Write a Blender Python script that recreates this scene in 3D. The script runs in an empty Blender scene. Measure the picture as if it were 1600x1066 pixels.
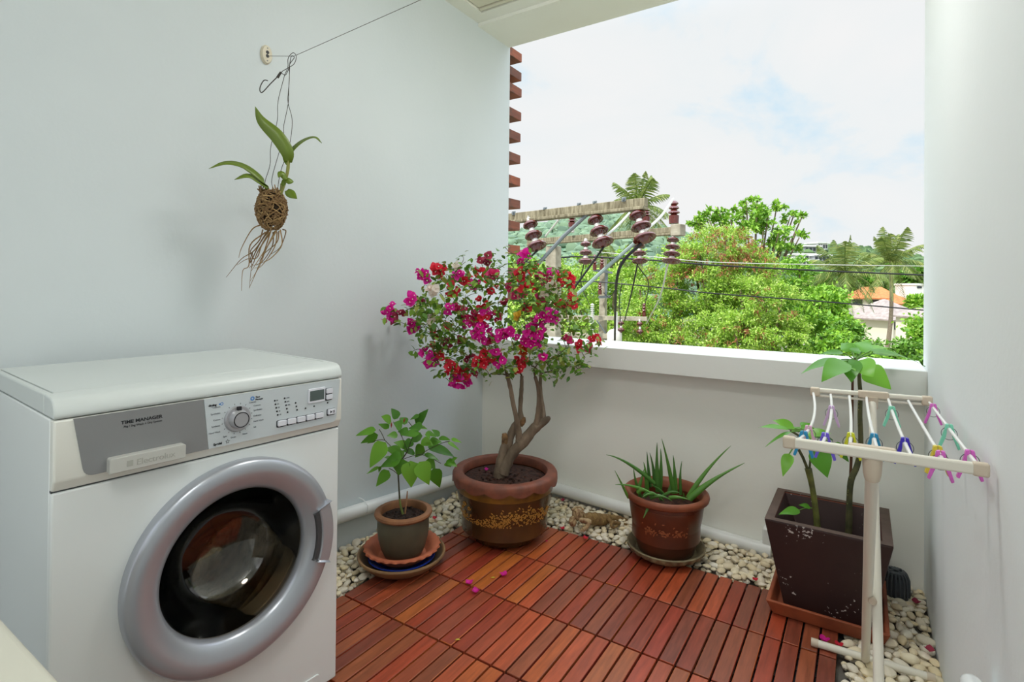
import bpy, bmesh, math, random
import numpy as np
from mathutils import Vector, Matrix

sc = bpy.context.scene
FILL_E = 24.0; FILL_E2 = 19.0
COL = sc.collection
rng = random.Random(7)
PI = math.pi
V = lambda *a: np.array(a, float)

# ------------------------------------------------------------------ camera (shift lens, 1600x1066)
FOC, PX, PY = 841.03, 800.0, 443.69
CAM = V(1.44878, -1.24779, 1.06514)
CR = V(0.83773491, 0.54599254, 0.00961076)
CU = V(-0.00465037, -0.01046599, 0.99993442)
CF = V(-0.54605732, 0.83772466, 0.00622866)

def ray(x, y):
    return CR * ((x - PX) / FOC) + CU * (-(y - PY) / FOC) + CF
def at(x, y, D):
    return CAM + ray(x, y) * D
def onz(x, y, z=0.0):
    d = ray(x, y); return CAM + d * ((z - CAM[2]) / d[2])
def onx(x, y, X):
    d = ray(x, y); return CAM + d * ((X - CAM[0]) / d[0])
def ony(x, y, Y):
    d = ray(x, y); return CAM + d * ((Y - CAM[1]) / d[1])
def depth(p):
    return float((np.array(p, float) - CAM) @ CF)
def pix(p):
    d = np.array(p, float) - CAM; w = d @ CF
    return PX + FOC * (d @ CR) / w, PY - FOC * (d @ CU) / w

cd = bpy.data.cameras.new('camera'); cam = bpy.data.objects.new('camera', cd); COL.objects.link(cam)
cd.sensor_fit = 'HORIZONTAL'; cd.sensor_width = 36.0; cd.lens = FOC / 1600 * 36
cd.shift_y = -(533.0 - PY) / 1600.0; cd.clip_end = 2000; cd.clip_start = 0.02
cam.matrix_world = Matrix(((CR[0], CU[0], -CF[0], CAM[0]), (CR[1], CU[1], -CF[1], CAM[1]), (CR[2], CU[2], -CF[2], CAM[2]), (0, 0, 0, 1)))
sc.camera = cam

# ------------------------------------------------------------------ materials
def s2l(c):
    return tuple(((x / 255.0) / 12.92 if x / 255.0 <= 0.04045 else ((x / 255.0 + 0.055) / 1.055) ** 2.4) for x in c)
MATS = {}
def mat(name, rgb, rough=0.5, metal=0.0, spec=0.5, trans=0.0, ior=1.45, noise=None, bump=None, coat=0.0, srgb=True, transl=0.0):
    """principled; noise=(scale, rgb2, lo, hi[, stretch]) mixes a second colour by noise; bump=(scale, strength)"""
    m = bpy.data.materials.new(name); m.use_nodes = True; nt = m.node_tree; n = nt.nodes; L = nt.links
    b = n['Principled BSDF']; c = s2l(rgb) if srgb else rgb
    b.inputs['Base Color'].default_value = (*c, 1); b.inputs['Roughness'].default_value = rough
    b.inputs['Metallic'].default_value = metal; b.inputs['Specular IOR Level'].default_value = spec
    b.inputs['Transmission Weight'].default_value = trans; b.inputs['IOR'].default_value = ior
    b.inputs['Coat Weight'].default_value = coat
    if noise or bump:
        tc = n.new('ShaderNodeTexCoord')
    if noise:
        mp = n.new('ShaderNodeMapping'); L.new(tc.outputs['Object'], mp.inputs['Vector'])
        if len(noise) > 4: mp.inputs['Scale'].default_value = noise[4]
        nz = n.new('ShaderNodeTexNoise'); nz.inputs['Scale'].default_value = noise[0]; nz.inputs['Detail'].default_value = 5
        L.new(mp.outputs['Vector'], nz.inputs['Vector'])
        r = n.new('ShaderNodeMapRange'); r.inputs['From Min'].default_value = noise[2]; r.inputs['From Max'].default_value = noise[3]
        L.new(nz.outputs['Fac'], r.inputs['Value'])
        mx = n.new('ShaderNodeMix'); mx.data_type = 'RGBA'
        mx.inputs['A'].default_value = (*c, 1); mx.inputs['B'].default_value = (*s2l(noise[1]), 1)
        L.new(r.outputs['Result'], mx.inputs['Factor']); L.new(mx.outputs['Result'], b.inputs['Base Color'])
    if bump:
        nb = n.new('ShaderNodeTexNoise'); nb.inputs['Scale'].default_value = bump[0]; nb.inputs['Detail'].default_value = 4
        L.new(tc.outputs['Object'], nb.inputs['Vector'])
        bp = n.new('ShaderNodeBump'); bp.inputs['Strength'].default_value = bump[1]; bp.inputs['Distance'].default_value = 0.01
        L.new(nb.outputs['Fac'], bp.inputs['Height']); L.new(bp.outputs['Normal'], b.inputs['Normal'])
    MATS[name] = m
    return m

def mat_random(name, stops, rough=0.5, transl=0.0, spec=0.4, obj_random=True, wood=False, bump=None, dirt=None):
    """colour picked per loose piece (and per object) from a ramp"""
    m = bpy.data.materials.new(name); m.use_nodes = True; nt = m.node_tree; n = nt.nodes; L = nt.links
    b = n['Principled BSDF']; b.inputs['Roughness'].default_value = rough; b.inputs['Specular IOR Level'].default_value = spec
    g = n.new('ShaderNodeNewGeometry'); oi = n.new('ShaderNodeObjectInfo')
    ad = n.new('ShaderNodeMath'); ad.operation = 'ADD'; fr = n.new('ShaderNodeMath'); fr.operation = 'FRACT'
    L.new(g.outputs['Random Per Island'], ad.inputs[0])
    if obj_random: L.new(oi.outputs['Random'], ad.inputs[1])
    else: ad.inputs[1].default_value = 0
    L.new(ad.outputs[0], fr.inputs[0])
    rp = n.new('ShaderNodeValToRGB'); el = rp.color_ramp.elements
    while len(el) > 1: el.remove(el[-1])
    for i, (p, c) in enumerate(stops):
        e = el[0] if i == 0 else el.new(p)
        e.position = p; e.color = (*s2l(c), 1)
    L.new(fr.outputs[0], rp.inputs['Fac'])
    colour = rp.outputs['Color']
    tc = n.new('ShaderNodeTexCoord')
    if wood:
        mp = n.new('ShaderNodeMapping'); mp.inputs['Scale'].default_value = (1.0, 0.09, 1.0)
        L.new(tc.outputs['Object'], mp.inputs['Vector'])
        # shift the grain for every board
        cx = n.new('ShaderNodeCombineXYZ'); mu = n.new('ShaderNodeMath'); mu.operation = 'MULTIPLY'; mu.inputs[1].default_value = 37.0
        L.new(fr.outputs[0], mu.inputs[0]); L.new(mu.outputs[0], cx.inputs['Z']); L.new(cx.outputs[0], mp.inputs['Location'])
        nz = n.new('ShaderNodeTexNoise'); nz.inputs['Scale'].default_value = 90; nz.inputs['Detail'].default_value = 6; nz.inputs['Roughness'].default_value = 0.65
        L.new(mp.outputs['Vector'], nz.inputs['Vector'])
        r = n.new('ShaderNodeMapRange'); r.inputs['From Min'].default_value = 0.25; r.inputs['From Max'].default_value = 0.75
        r.inputs['To Min'].default_value = 0.62; r.inputs['To Max'].default_value = 1.3
        L.new(nz.outputs['Fac'], r.inputs['Value'])
        mx = n.new('ShaderNodeMix'); mx.data_type = 'RGBA'; mx.blend_type = 'MULTIPLY'; mx.inputs['Factor'].default_value = 1
        L.new(colour, mx.inputs['A']); L.new(r.outputs['Result'], mx.inputs['B']); colour = mx.outputs['Result']
        r2 = n.new('ShaderNodeMapRange'); r2.inputs['To Min'].default_value = rough - 0.08; r2.inputs['To Max'].default_value = rough + 0.12
        L.new(nz.outputs['Fac'], r2.inputs['Value']); L.new(r2.outputs['Result'], b.inputs['Roughness'])
    if dirt:
        nz = n.new('ShaderNodeTexNoise'); nz.inputs['Scale'].default_value = dirt[0]; nz.inputs['Detail'].default_value = 4
        L.new(tc.outputs['Object'], nz.inputs['Vector'])
        r = n.new('ShaderNodeMapRange'); r.inputs['From Min'].default_value = dirt[2]; r.inputs['From Max'].default_value = dirt[3]
        L.new(nz.outputs['Fac'], r.inputs['Value'])
        mx = n.new('ShaderNodeMix'); mx.data_type = 'RGBA'; mx.inputs['B'].default_value = (*s2l(dirt[1]), 1)
        L.new(r.outputs['Result'], mx.inputs['Factor']); L.new(colour, mx.inputs['A']); colour = mx.outputs['Result']
    if bump:
        nb = n.new('ShaderNodeTexNoise'); nb.inputs['Scale'].default_value = bump[0]; L.new(tc.outputs['Object'], nb.inputs['Vector'])
        bp = n.new('ShaderNodeBump'); bp.inputs['Strength'].default_value = bump[1]; bp.inputs['Distance'].default_value = 0.01
        L.new(nb.outputs['Fac'], bp.inputs['Height']); L.new(bp.outputs['Normal'], b.inputs['Normal'])
    L.new(colour, b.inputs['Base Color'])
    if transl > 0:
        t = n.new('ShaderNodeBsdfTranslucent'); L.new(colour, t.inputs['Color'])
        ms = n.new('ShaderNodeMixShader'); ms.inputs['Fac'].default_value = transl
        L.new(b.outputs[0], ms.inputs[1]); L.new(t.outputs[0], ms.inputs[2])
        L.new(ms.outputs[0], n['Material Output'].inputs['Surface'])
    MATS[name] = m
    return m

# ------------------------------------------------------------------ mesh builder
class MB:
    def __init__(self):
        self.v = []; self.f = []; self.mi = []; self.cur = 0
    def mat(self, i): self.cur = i; return self
    def face(self, *idx): self.f.append(tuple(idx)); self.mi.append(self.cur)
    def add(self, verts, faces):
        o = len(self.v); self.v.extend([tuple(map(float, p)) for p in verts])
        for q in faces: self.f.append(tuple(o + i for i in q)); self.mi.append(self.cur)
    def box(self, lo, hi):
        x0, y0, z0 = lo; x1, y1, z1 = hi
        self.add([(x0, y0, z0), (x1, y0, z0), (x1, y1, z0), (x0, y1, z0), (x0, y0, z1), (x1, y0, z1), (x1, y1, z1), (x0, y1, z1)],
                 [(0, 3, 2, 1), (4, 5, 6, 7), (0, 1, 5, 4), (1, 2, 6, 5), (2, 3, 7, 6), (3, 0, 4, 7)])
        return self
    def hexa(self, bottom, top):
        self.add(list(bottom) + list(top), [(0, 3, 2, 1), (4, 5, 6, 7), (0, 1, 5, 4), (1, 2, 6, 5), (2, 3, 7, 6), (3, 0, 4, 7)])
        return self
    def beam(self, a, b, w, h, up=(0, 0, 1)):
        """rectangular bar from a to b"""
        a = np.array(a, float); b = np.array(b, float); t = (b - a) / np.linalg.norm(b - a)
        s = np.cross(t, up); s /= np.linalg.norm(s); u = np.cross(s, t)
        c = [(-w / 2, -h / 2), (w / 2, -h / 2), (w / 2, h / 2), (-w / 2, h / 2)]
        self.hexa([a + s * x + u * y for x, y in c], [b + s * x + u * y for x, y in c])
        return self
    def tube(self, pts, rad, n=8, caps=True, closed=False):
        pts = [np.array(p, float) for p in pts]; m = len(pts)
        if not hasattr(rad, '__len__'): rad = [rad] * m
        o = len(self.v); prev = None
        for i, p in enumerate(pts):
            if closed: t = pts[(i + 1) % m] - pts[i - 1]
            else: t = pts[min(i + 1, m - 1)] - pts[max(i - 1, 0)]
            t = t / (np.linalg.norm(t) + 1e-12)
            if prev is None:
                ref = V(0, 0, 1) if abs(t[2]) < 0.9 else V(1, 0, 0)
                s = np.cross(t, ref)
            else:
                s = prev - t * (prev @ t)
            s /= np.linalg.norm(s) + 1e-12; prev = s; u = np.cross(t, s)
            for k in range(n):
                a = 2 * PI * k / n
                self.v.append(tuple(p + rad[i] * (math.cos(a) * s + math.sin(a) * u)))
        for i in range(m if closed else m - 1):
            j = (i + 1) % m
            for k in range(n):
                k2 = (k + 1) % n
                self.face(o + i * n + k, o + i * n + k2, o + j * n + k2, o + j * n + k)
        if caps and not closed:
            self.face(*[o + k for k in range(n)][::-1]); self.face(*[o + (m - 1) * n + k for k in range(n)])
        return self
    def lathe(self, prof, seg=48, c=(0, 0, 0), k=0, axis='z', cap0=False, cap1=False, absw=False, M=None):
        """prof rows: (r, z[, ar, az]); k waves around modulate r and z"""
        o = len(self.v); c = np.array(c, float)
        for row in prof:
            r, z = row[0], row[1]; ar = row[2] if len(row) > 2 else 0; az = row[3] if len(row) > 3 else 0
            for i in range(seg):
                a = 2 * PI * i / seg
                w = abs(math.sin(k * a / 2)) if absw else math.cos(k * a)
                rr = r + ar * w; zz = z + az * w
                p = V(rr * math.cos(a), rr * math.sin(a), zz)
                if axis == 'y': p = V(p[0], p[2], p[1])
                if axis == 'x': p = V(p[2], p[0], p[1])
                if M is not None: p = M @ p
                self.v.append(tuple(c + p))
        for j in range(len(prof) - 1):
            for i in range(seg):
                i2 = (i + 1) % seg
                q = (o + j * seg + i, o + j * seg + i2, o + (j + 1) * seg + i2, o + (j + 1) * seg + i)
                self.face(*(q[::-1] if axis == 'y' else q))
        if cap0: self.face(*[o + i for i in range(seg)][::-1])
        if cap1: self.face(*[o + (len(prof) - 1) * seg + i for i in range(seg)])
        return self
    def blob(self, c, r, seg=10, rings=7, rough=0.0, R=None, rg=rng):
        """ellipsoid with optional lumpiness; R optional 3x3"""
        c = np.array(c, float); r = np.array(r if hasattr(r, '__len__') else (r, r, r), float)
        o = len(self.v); ph = [rg.uniform(0, 6.3) for _ in range(6)]
        def P(th, fi):
            d = V(math.sin(th) * math.cos(fi), math.sin(th) * math.sin(fi), math.cos(th))
            k = 1 + rough * (math.sin(2.1 * d[0] * 2 + ph[0]) + math.sin(2.7 * d[1] * 2 + ph[1]) + math.sin(2.4 * d[2] * 2 + ph[2])) / 3
            p = d * r * k
            if R is not None: p = R @ p
            return tuple(c + p)
        self.v.append(P(0, 0))
        for j in range(1, rings):
            for i in range(seg): self.v.append(P(PI * j / rings, 2 * PI * i / seg))
        self.v.append(P(PI, 0)); last = len(self.v) - 1
        for i in range(seg): self.face(o, o + 1 + i, o + 1 + (i + 1) % seg)
        for j in range(rings - 2):
            for i in range(seg):
                a = o + 1 + j * seg; i2 = (i + 1) % seg
                self.face(a + i, a + seg + i, a + seg + i2, a + i2)
        a = o + 1 + (rings - 2) * seg
        for i in range(seg): self.face(last, a + (i + 1) % seg, a + i)
        return self
    def leaf(self, base, tip, width, up=(0, 0, 1), droop=0.0, fold=0.25, n=6, shape='oval', ctrl=None, wave=0.0):
        """a blade: quadratic curve base-ctrl-tip, V folded along the midrib"""
        base = np.array(base, float); tip = np.array(tip, float); up = np.array(up, float)
        Lg = np.linalg.norm(tip - base)
        if ctrl is None: ctrl = (base + tip) / 2 + up / (np.linalg.norm(up) + 1e-9) * droop * Lg
        ctrl = np.array(ctrl, float); o = len(self.v); phs = rng.uniform(0, 6)
        for i in range(n + 1):
            t = i / n
            p = (1 - t) ** 2 * base + 2 * t * (1 - t) * ctrl + t * t * tip
            d = 2 * (1 - t) * (ctrl - base) + 2 * t * (tip - ctrl); d /= np.linalg.norm(d) + 1e-12
            s = np.cross(d, up); ns = np.linalg.norm(s)
            s = s / ns if ns > 1e-6 else V(1, 0, 0)
            u = np.cross(s, d)
            if shape == 'oval': w = math.sin(PI * min(1, t * 0.97 + 0.03)) ** 0.75 * (1.12 - 0.35 * t)
            elif shape == 'strap': w = min(1, 0.55 + 2.2 * t) * (1 - t ** 3.5) ** 0.6 if t < 1 else 0.0
            elif shape == 'point': w = (math.sin(PI * (t ** 0.62)) ** 0.9) * (1.1 - 0.3 * t)
            else: w = 1 - t
            w *= width / 2
            wv = wave * width * math.sin(phs + t * 9)
            self.v.append(tuple(p + s * w + u * (fold * w + wv))); self.v.append(tuple(p)); self.v.append(tuple(p - s * w + u * (fold * w - wv)))
        for i in range(n):
            a = o + 3 * i
            self.face(a, a + 1, a + 4, a + 3); self.face(a + 1, a + 2, a + 5, a + 4)
        return self
    def build(self, name, mats, parent=None, smooth=True, bevel=0.0, seg=2, local=False, flat=False, label=None, solid=0.0, subdiv=0, world_origin=False):
        v = np.array(self.v, float).reshape(-1, 3)
        if parent is not None:
            if not local:
                r = parent
                while r.parent is not None: r = r.parent
                v = v - np.array(r.location)
            loc = (0, 0, 0)
        elif world_origin or len(v) == 0:
            loc = (0, 0, 0)
        else:
            lo, hi = v.min(0), v.max(0); loc = ((lo[0] + hi[0]) / 2, (lo[1] + hi[1]) / 2, lo[2]); v = v - np.array(loc)
        me = bpy.data.meshes.new(name); me.from_pydata(v.tolist(), [], self.f)
        if not isinstance(mats, (list, tuple)): mats = [mats]
        for m in mats: me.materials.append(MATS[m] if isinstance(m, str) else m)
        if len(mats) > 1: me.polygons.foreach_set('material_index', self.mi)
        if smooth and not flat:
            me.polygons.foreach_set('use_smooth', [True] * len(me.polygons))
        me.update()
        o = bpy.data.objects.new(name, me); COL.objects.link(o); o.location = loc
        if parent is not None: o.parent = parent
        if smooth and not flat:
            try: me.set_sharp_from_angle(angle=math.radians(42))
            except Exception: pass
        if solid:
            md = o.modifiers.new('solid', 'SOLIDIFY'); md.thickness = solid
        if bevel > 0:
            md = o.modifiers.new('bevel', 'BEVEL'); md.width = bevel; md.segments = seg; md.limit_method = 'ANGLE'; md.angle_limit = math.radians(35)
        if subdiv:
            md = o.modifiers.new('sub', 'SUBSURF'); md.levels = subdiv; md.render_levels = subdiv
        if label: o['label'] = label
        return o

def tag(o, label=None, cat=None, group=None, kind=None):
    if label: o['label'] = label
    if cat: o['category'] = cat
    if group: o['group'] = group
    if kind: o['kind'] = kind
    return o
def thing(name, label, cat, loc=(0, 0, 0), rz=0.0, group=None):
    o = bpy.data.objects.new(name, None); COL.objects.link(o); o.location = tuple(map(float, loc)); o.rotation_euler = (0, 0, rz)
    o.empty_display_size = 0.05
    return tag(o, label, cat, group)
def structure(name, mb, mats, **kw):
    o = mb.build(name, mats, **kw); o['kind'] = 'structure'; return o
KIDS = {}
def copy_tree(o, parent=None, kids=None):
    c = o.copy(); COL.objects.link(c)
    if parent is not None: c.parent = parent
    for ch in list(o.children): copy_tree(ch, c)
    return c
def bez(a, c, b, n=8):
    a, c, b = (np.array(q, float) for q in (a, c, b))
    return [(1 - t) ** 2 * a + 2 * t * (1 - t) * c + t * t * b for t in np.linspace(0, 1, n + 1)]
def spline(pts, n=6):
    """Catmull-Rom through pts"""
    P = [np.array(p, float) for p in pts]; P = [2 * P[0] - P[1]] + P + [2 * P[-1] - P[-2]]
    out = []
    for i in range(1, len(P) - 2):
        for t in np.linspace(0, 1, n, endpoint=False):
            a, b, c, d = P[i - 1], P[i], P[i + 1], P[i + 2]
            out.append(0.5 * (2 * b + (c - a) * t + (2 * a - 5 * b + 4 * c - d) * t * t + (3 * b - a - 3 * c + d) * t ** 3))
    out.append(P[-2]); return out
def lerp_r(rs, m):
    return list(np.interp(np.linspace(0, 1, m), np.linspace(0, 1, len(rs)), rs))
def text(name, body, size, parent, loc, rot, m, extrude=0.0004, align='LEFT', xs=1.0, bold=0.0, label=None):
    c = bpy.data.curves.new(name, 'FONT'); c.body = body; c.size = size; c.extrude = extrude; c.align_x = align; c.offset = bold
    tmp = bpy.data.objects.new(name, c); me = bpy.data.meshes.new_from_object(tmp); bpy.data.objects.remove(tmp); me.materials.clear(); me.materials.append(MATS[m])
    o = bpy.data.objects.new(name, me); COL.objects.link(o); o.parent = parent
    o.location = loc; o.rotation_euler = rot; o.scale = (xs, 1, 1)
    if label: o['label'] = label
    return o
# ------------------------------------------------------------------ room materials
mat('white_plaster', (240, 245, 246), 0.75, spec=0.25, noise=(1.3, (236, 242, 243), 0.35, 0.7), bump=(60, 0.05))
mat('white_plaster_shaded', (208, 215, 217), 0.75, spec=0.25, noise=(1.3, (201, 209, 211), 0.35, 0.7), bump=(60, 0.05))  # same paint as the right wall; its weaker light is put into the colour
mat('parapet_plaster', (240, 240, 233), 0.75, spec=0.25, bump=(60, 0.05))
mat('beam_plaster', (234, 234, 224), 0.7, spec=0.25, noise=(2.0, (228, 227, 216), 0.35, 0.7), bump=(60, 0.05))
mat('sill_plaster', (226, 228, 224), 0.7, spec=0.3, bump=(50, 0.05))
mat('ceiling_board', (214, 210, 190), 0.7, spec=0.3)
mat('concrete', (120, 116, 108), 0.9, noise=(6, (80, 76, 70), 0.35, 0.7))
mat('pvc_white', (226, 228, 226), 0.35, spec=0.5)
mat('black_plastic', (20, 18, 18), 0.55)
mat_random('merbau', [(0.0, (146, 60, 38)), (0.16, (166, 70, 42)), (0.3, (122, 62, 46)), (0.42, (180, 84, 48)), (0.55, (150, 58, 42)), (0.68, (172, 92, 52)), (0.8, (114, 60, 48)), (0.9, (194, 106, 46)), (1.0, (156, 66, 42))],
           rough=0.36, wood=True, spec=0.45, dirt=(9, (150, 104, 66), 0.70, 0.86))
mat_random('louvre_wood', [(0.0, (146, 80, 58)), (0.5, (112, 70, 56)), (1.0, (160, 88, 60))], rough=0.6, wood=True, dirt=(14, (80, 66, 58), 0.5, 0.7))

XL, XR, YB, YO, ZC = -0.33, 1.637, 1.19, 1.43, 2.515
YR = -3.1
structure('floor', MB().box((XL - 0.2, YR, -0.25), (XR + 0.2, YO, -0.03)), 'concrete', flat=True)
structure('wall_left', MB().box((XL - 0.2, YR, -0.03), (XL, YO + 0.005, ZC + 0.25)), 'white_plaster_shaded', flat=True)
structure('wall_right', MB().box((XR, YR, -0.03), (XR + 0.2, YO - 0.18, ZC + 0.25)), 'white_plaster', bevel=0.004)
structure('wall_back', MB().box((XL, YB, -0.25), (XR, YO, 0.69)), 'parapet_plaster', flat=True)
structure('trim_1', MB().box((XL, 1.095, 0.69), (XR, YO, 0.788)), 'sill_plaster', bevel=0.003)
# ceiling with a recessed boarded panel, and the lintel beam over the opening
cp = (-0.247, -0.9, 1.50, 1.035)
c = MB()
c.box((XL, YR, ZC), (XR, cp[1], ZC + 0.25)).box((XL, cp[3], ZC), (XR, 1.115, ZC + 0.25))
c.box((XL, cp[1], ZC), (cp[0], cp[3], ZC + 0.25)).box((cp[2], cp[1], ZC), (XR, cp[3], ZC + 0.25))
c.box((cp[0], cp[1], ZC + 0.05), (cp[2], cp[3], ZC + 0.25))
structure('ceiling', c, 'beam_plaster', flat=True)
structure('trim_2', MB().box((XL, 1.115, 2.497), (XR, YO - 0.005, ZC + 0.25)), 'beam_plaster', flat=True)
pb = MB()
y = cp[3] - 0.006
k = 0
pb.box((cp[0] + 0.004, y - 0.022, ZC + 0.004), (cp[2] - 0.004, y - 0.002, ZC + 0.03)); y -= 0.03
while y > cp[1] + 0.1:
    pb.box((cp[0] + 0.006, y - 0.118, ZC + 0.010), (cp[2] - 0.006, y, ZC + 0.04)); y -= 0.122
structure('trim_3', pb, 'ceiling_board', bevel=0.002)

# ------------------------------------------------------------------ wooden louvre boards on the outer face of the left wall
louvre_z = [(2.508, 2.462), (2.397, 2.345), (2.296, 2.245), (2.152, 2.098), (2.018, 1.965), (1.882, 1.83), (1.742, 1.69), (1.604, 1.55), (1.470, 1.416), (1.326, 1.27), (1.184, 1.13), (1.045, 0.99)]
lb = None
for i, (z1, z0) in enumerate(louvre_z):
    ordn = ['topmost', 'second', 'third', 'fourth', 'fifth', 'sixth', 'seventh', 'eighth', 'ninth', 'tenth', 'eleventh', 'twelfth'][i]
    lab = ('red-brown louvre board end beyond the left wall, ' + (ordn + ' of the stack, under the beam' if i == 0 else ordn + ' from the top'))
    if lb is None:
        lb = MB().box((-1.9, YO + 0.0055, z0), (XL - 0.002, 1.572, z0 + 0.052)).build('louvre_board', 'louvre_wood', bevel=0.002); o = lb; zb = z0
    else:
        o = lb.copy(); COL.objects.link(o); o.location.z = lb.location.z + (z0 - zb)
        o.location.y += rng.uniform(-0.006, 0.006); o.rotation_euler.x = rng.uniform(-0.02, 0.02)
    tag(o, lab, 'board', 'wooden louvre boards outside the left wall')

# ------------------------------------------------------------------ wooden deck tiles
TP = 0.048; TS = 6 * TP
b = MB()
b.box((0.003, 0.003, -0.0295), (TS - 0.003, TS - 0.003, -0.024))
for j in range(5): b.box((0.003, 0.02 + j * 0.058, -0.024), (TS - 0.003, 0.034 + j * 0.058, -0.0135))
for i in range(5): b.box(((i + 1) * TP - 0.0015, 0.004, -0.024), ((i + 1) * TP + 0.0015, TS - 0.004, -0.016))
s = MB()
for i in range(6): s.box((i * TP + 0.0028, 0.0035, -0.0132), ((i + 1) * TP - 0.0028, TS - 0.0035, 0.0))
proto = None
cols_n = ['first', 'second', 'third', 'fourth', 'fifth']; rows_n = ['back row beside the gravel', 'second row from the back gravel', 'third row from the back gravel', 'fourth row from the back gravel', 'fifth row from the back gravel', 'sixth row']
for r in range(6):
    for cidx in range(5):
        if r == 5 and cidx > 1: continue
        loc = (-TP + cidx * TS, 18 * TP - (r + 1) * TS, 0)
        lab = f'red-brown slatted deck tile, {cols_n[cidx]} from the left in the {rows_n[r]}'
        if r == 5: lab = f'slatted deck tile under the washing machine, {cols_n[cidx]} from the left wall'
        if proto is None:
            proto = thing('deck_tile', lab, 'deck tile', loc, group='deck tiles')
            b.build('base_grid', 'black_plastic', proto, local=True, flat=True)
            s.build('slats', 'merbau', proto, local=True, bevel=0.0016)
            o = proto
        else:
            o = copy_tree(proto); o.location = loc
        tag(o, lab, 'deck tile', 'deck tiles')

# ------------------------------------------------------------------ drain pipes along the walls
mat('pipe_clip', (150, 140, 130), 0.5)
t = thing('drain_pipe', 'white drain pipe running low along the left wall behind the chilli pot', 'pipe', (XL + 0.027, 0.2, 0))
MB().tube([(XL + 0.001, -0.185, 0.172), (XL + 0.02, -0.183, 0.172), (XL + 0.027, -0.165, 0.17), (XL + 0.027, 0.21, 0.138), (XL + 0.027, 1.12, 0.057)], 0.0265, 20).build('tube', 'pvc_white', t)
pc = onx(573, 793, XL + 0.05)
MB().tube([(XL + 0.002, pc[1], 0.17), (XL + 0.03, pc[1], 0.168), (XL + 0.056, pc[1], 0.15), (XL + 0.057, pc[1], 0.125), (XL + 0.03, pc[1], 0.098), (XL + 0.002, pc[1], 0.098)], 0.0022, 6).build('clip', 'pvc_white', t)
t = thing('drain_pipe', 'white drain pipe running along the foot of the back parapet behind the pots', 'pipe', (0.4, YB - 0.027, 0))
MB().tube([(XL + 0.07, YB - 0.028, 0.062), (0.2, YB - 0.028, 0.05), (1.107, YB - 0.028, 0.006)], 0.0275, 20).build('tube', 'pvc_white', t)
MB().lathe([(0.0, -0.002), (0.033, -0.002), (0.033, 0.04), (0.0275, 0.042)], 24, c=(1.105, YB - 0.034, 0.008), axis='x').build('end_cap', 'pvc_white', t)
# white down-pipe stub that drops from the cap
MB().box((1.112, YB - 0.05, -0.03), (1.15, YB - 0.002, 0.10)).build('outlet_box', 'pvc_white', t, bevel=0.006)

# domed floor drain grate
mat('drain_grey', (84, 90, 96), 0.55)
dc = (1.55, 1.113)
t = thing('drain_grate', 'dark grey domed drain grate in the gravel behind the square planter', 'drain', (dc[0], dc[1], -0.03)); t.scale = (0.82, 0.82, 0.92)
g = MB().lathe([(0.062, 0.0), (0.062, 0.012), (0.05, 0.014)], 32, c=(dc[0], dc[1], -0.028))
g.build('flange', 'drain_grey', t)
g = MB()
for i in range(20):
    a = 2 * PI * i / 20; ca, sa = math.cos(a), math.sin(a)
    g.tube([(dc[0] + 0.052 * ca, dc[1] + 0.052 * sa, -0.016), (dc[0] + 0.05 * ca, dc[1] + 0.05 * sa, 0.05), (dc[0] + 0.042 * ca, dc[1] + 0.042 * sa, 0.07), (dc[0] + 0.034 * ca, dc[1] + 0.034 * sa, 0.077)], 0.0042, 6)
g.lathe([(0.042, -0.016), (0.042, 0.062)], 24, c=(dc[0], dc[1], 0))
g.build('bars', 'drain_grey', t)
g = MB().lathe([(0.036, 0.068), (0.036, 0.078), (0.024, 0.083), (0.024, 0.072)], 28, c=(dc[0], dc[1], 0))
for i in range(4):
    a = PI / 4 + i * PI / 2; g.beam((dc[0], dc[1], 0.082), (dc[0] + 0.03 * math.cos(a), dc[1] + 0.03 * math.sin(a), 0.08), 0.01, 0.006)
g.lathe([(0.0, 0.088), (0.012, 0.086), (0.012, 0.076)], 16, c=(dc[0], dc[1], 0))
g.build('top_cover', 'drain_grey', t)

# white socket cover low on the right wall and off-white box in the near corner
mat('white_gloss', (232, 236, 236), 0.25, spec=0.5)
t = thing('wall_socket', 'white rounded weatherproof socket cover low on the right wall', 'socket', (XR, -0.08, 0.3))
MB().box((XR - 0.012, -0.14, 0.305), (XR, -0.03, 0.395)).build('back_plate', 'white_gloss', t, bevel=0.006, seg=3)
MB().box((XR - 0.046, -0.15, 0.30), (XR - 0.010, -0.02, 0.407)).build('lid', 'white_gloss', t, bevel=0.018, seg=4)
mat('off_white_plastic', (206, 204, 190), 0.55)
t = thing('storage_box', 'off-white storage box in the near left corner beside the washing machine', 'box', (0.62, -1.25, 0))
MB().hexa([(0.33, -1.42, -0.029), (0.86, -1.42, -0.029), (0.86, -1.03, -0.029), (0.33, -1.03, -0.029)], [(0.30, -1.45, 0.57), (0.89, -1.45, 0.57), (0.89, -1.01, 0.57), (0.30, -1.01, 0.57)]).build('body', 'off_white_plastic', t, bevel=0.01)
MB().box((0.29, -1.46, 0.571), (0.90, -1.003, 0.6)).build('lid', 'off_white_plastic', t, bevel=0.009, seg=3)

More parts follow.
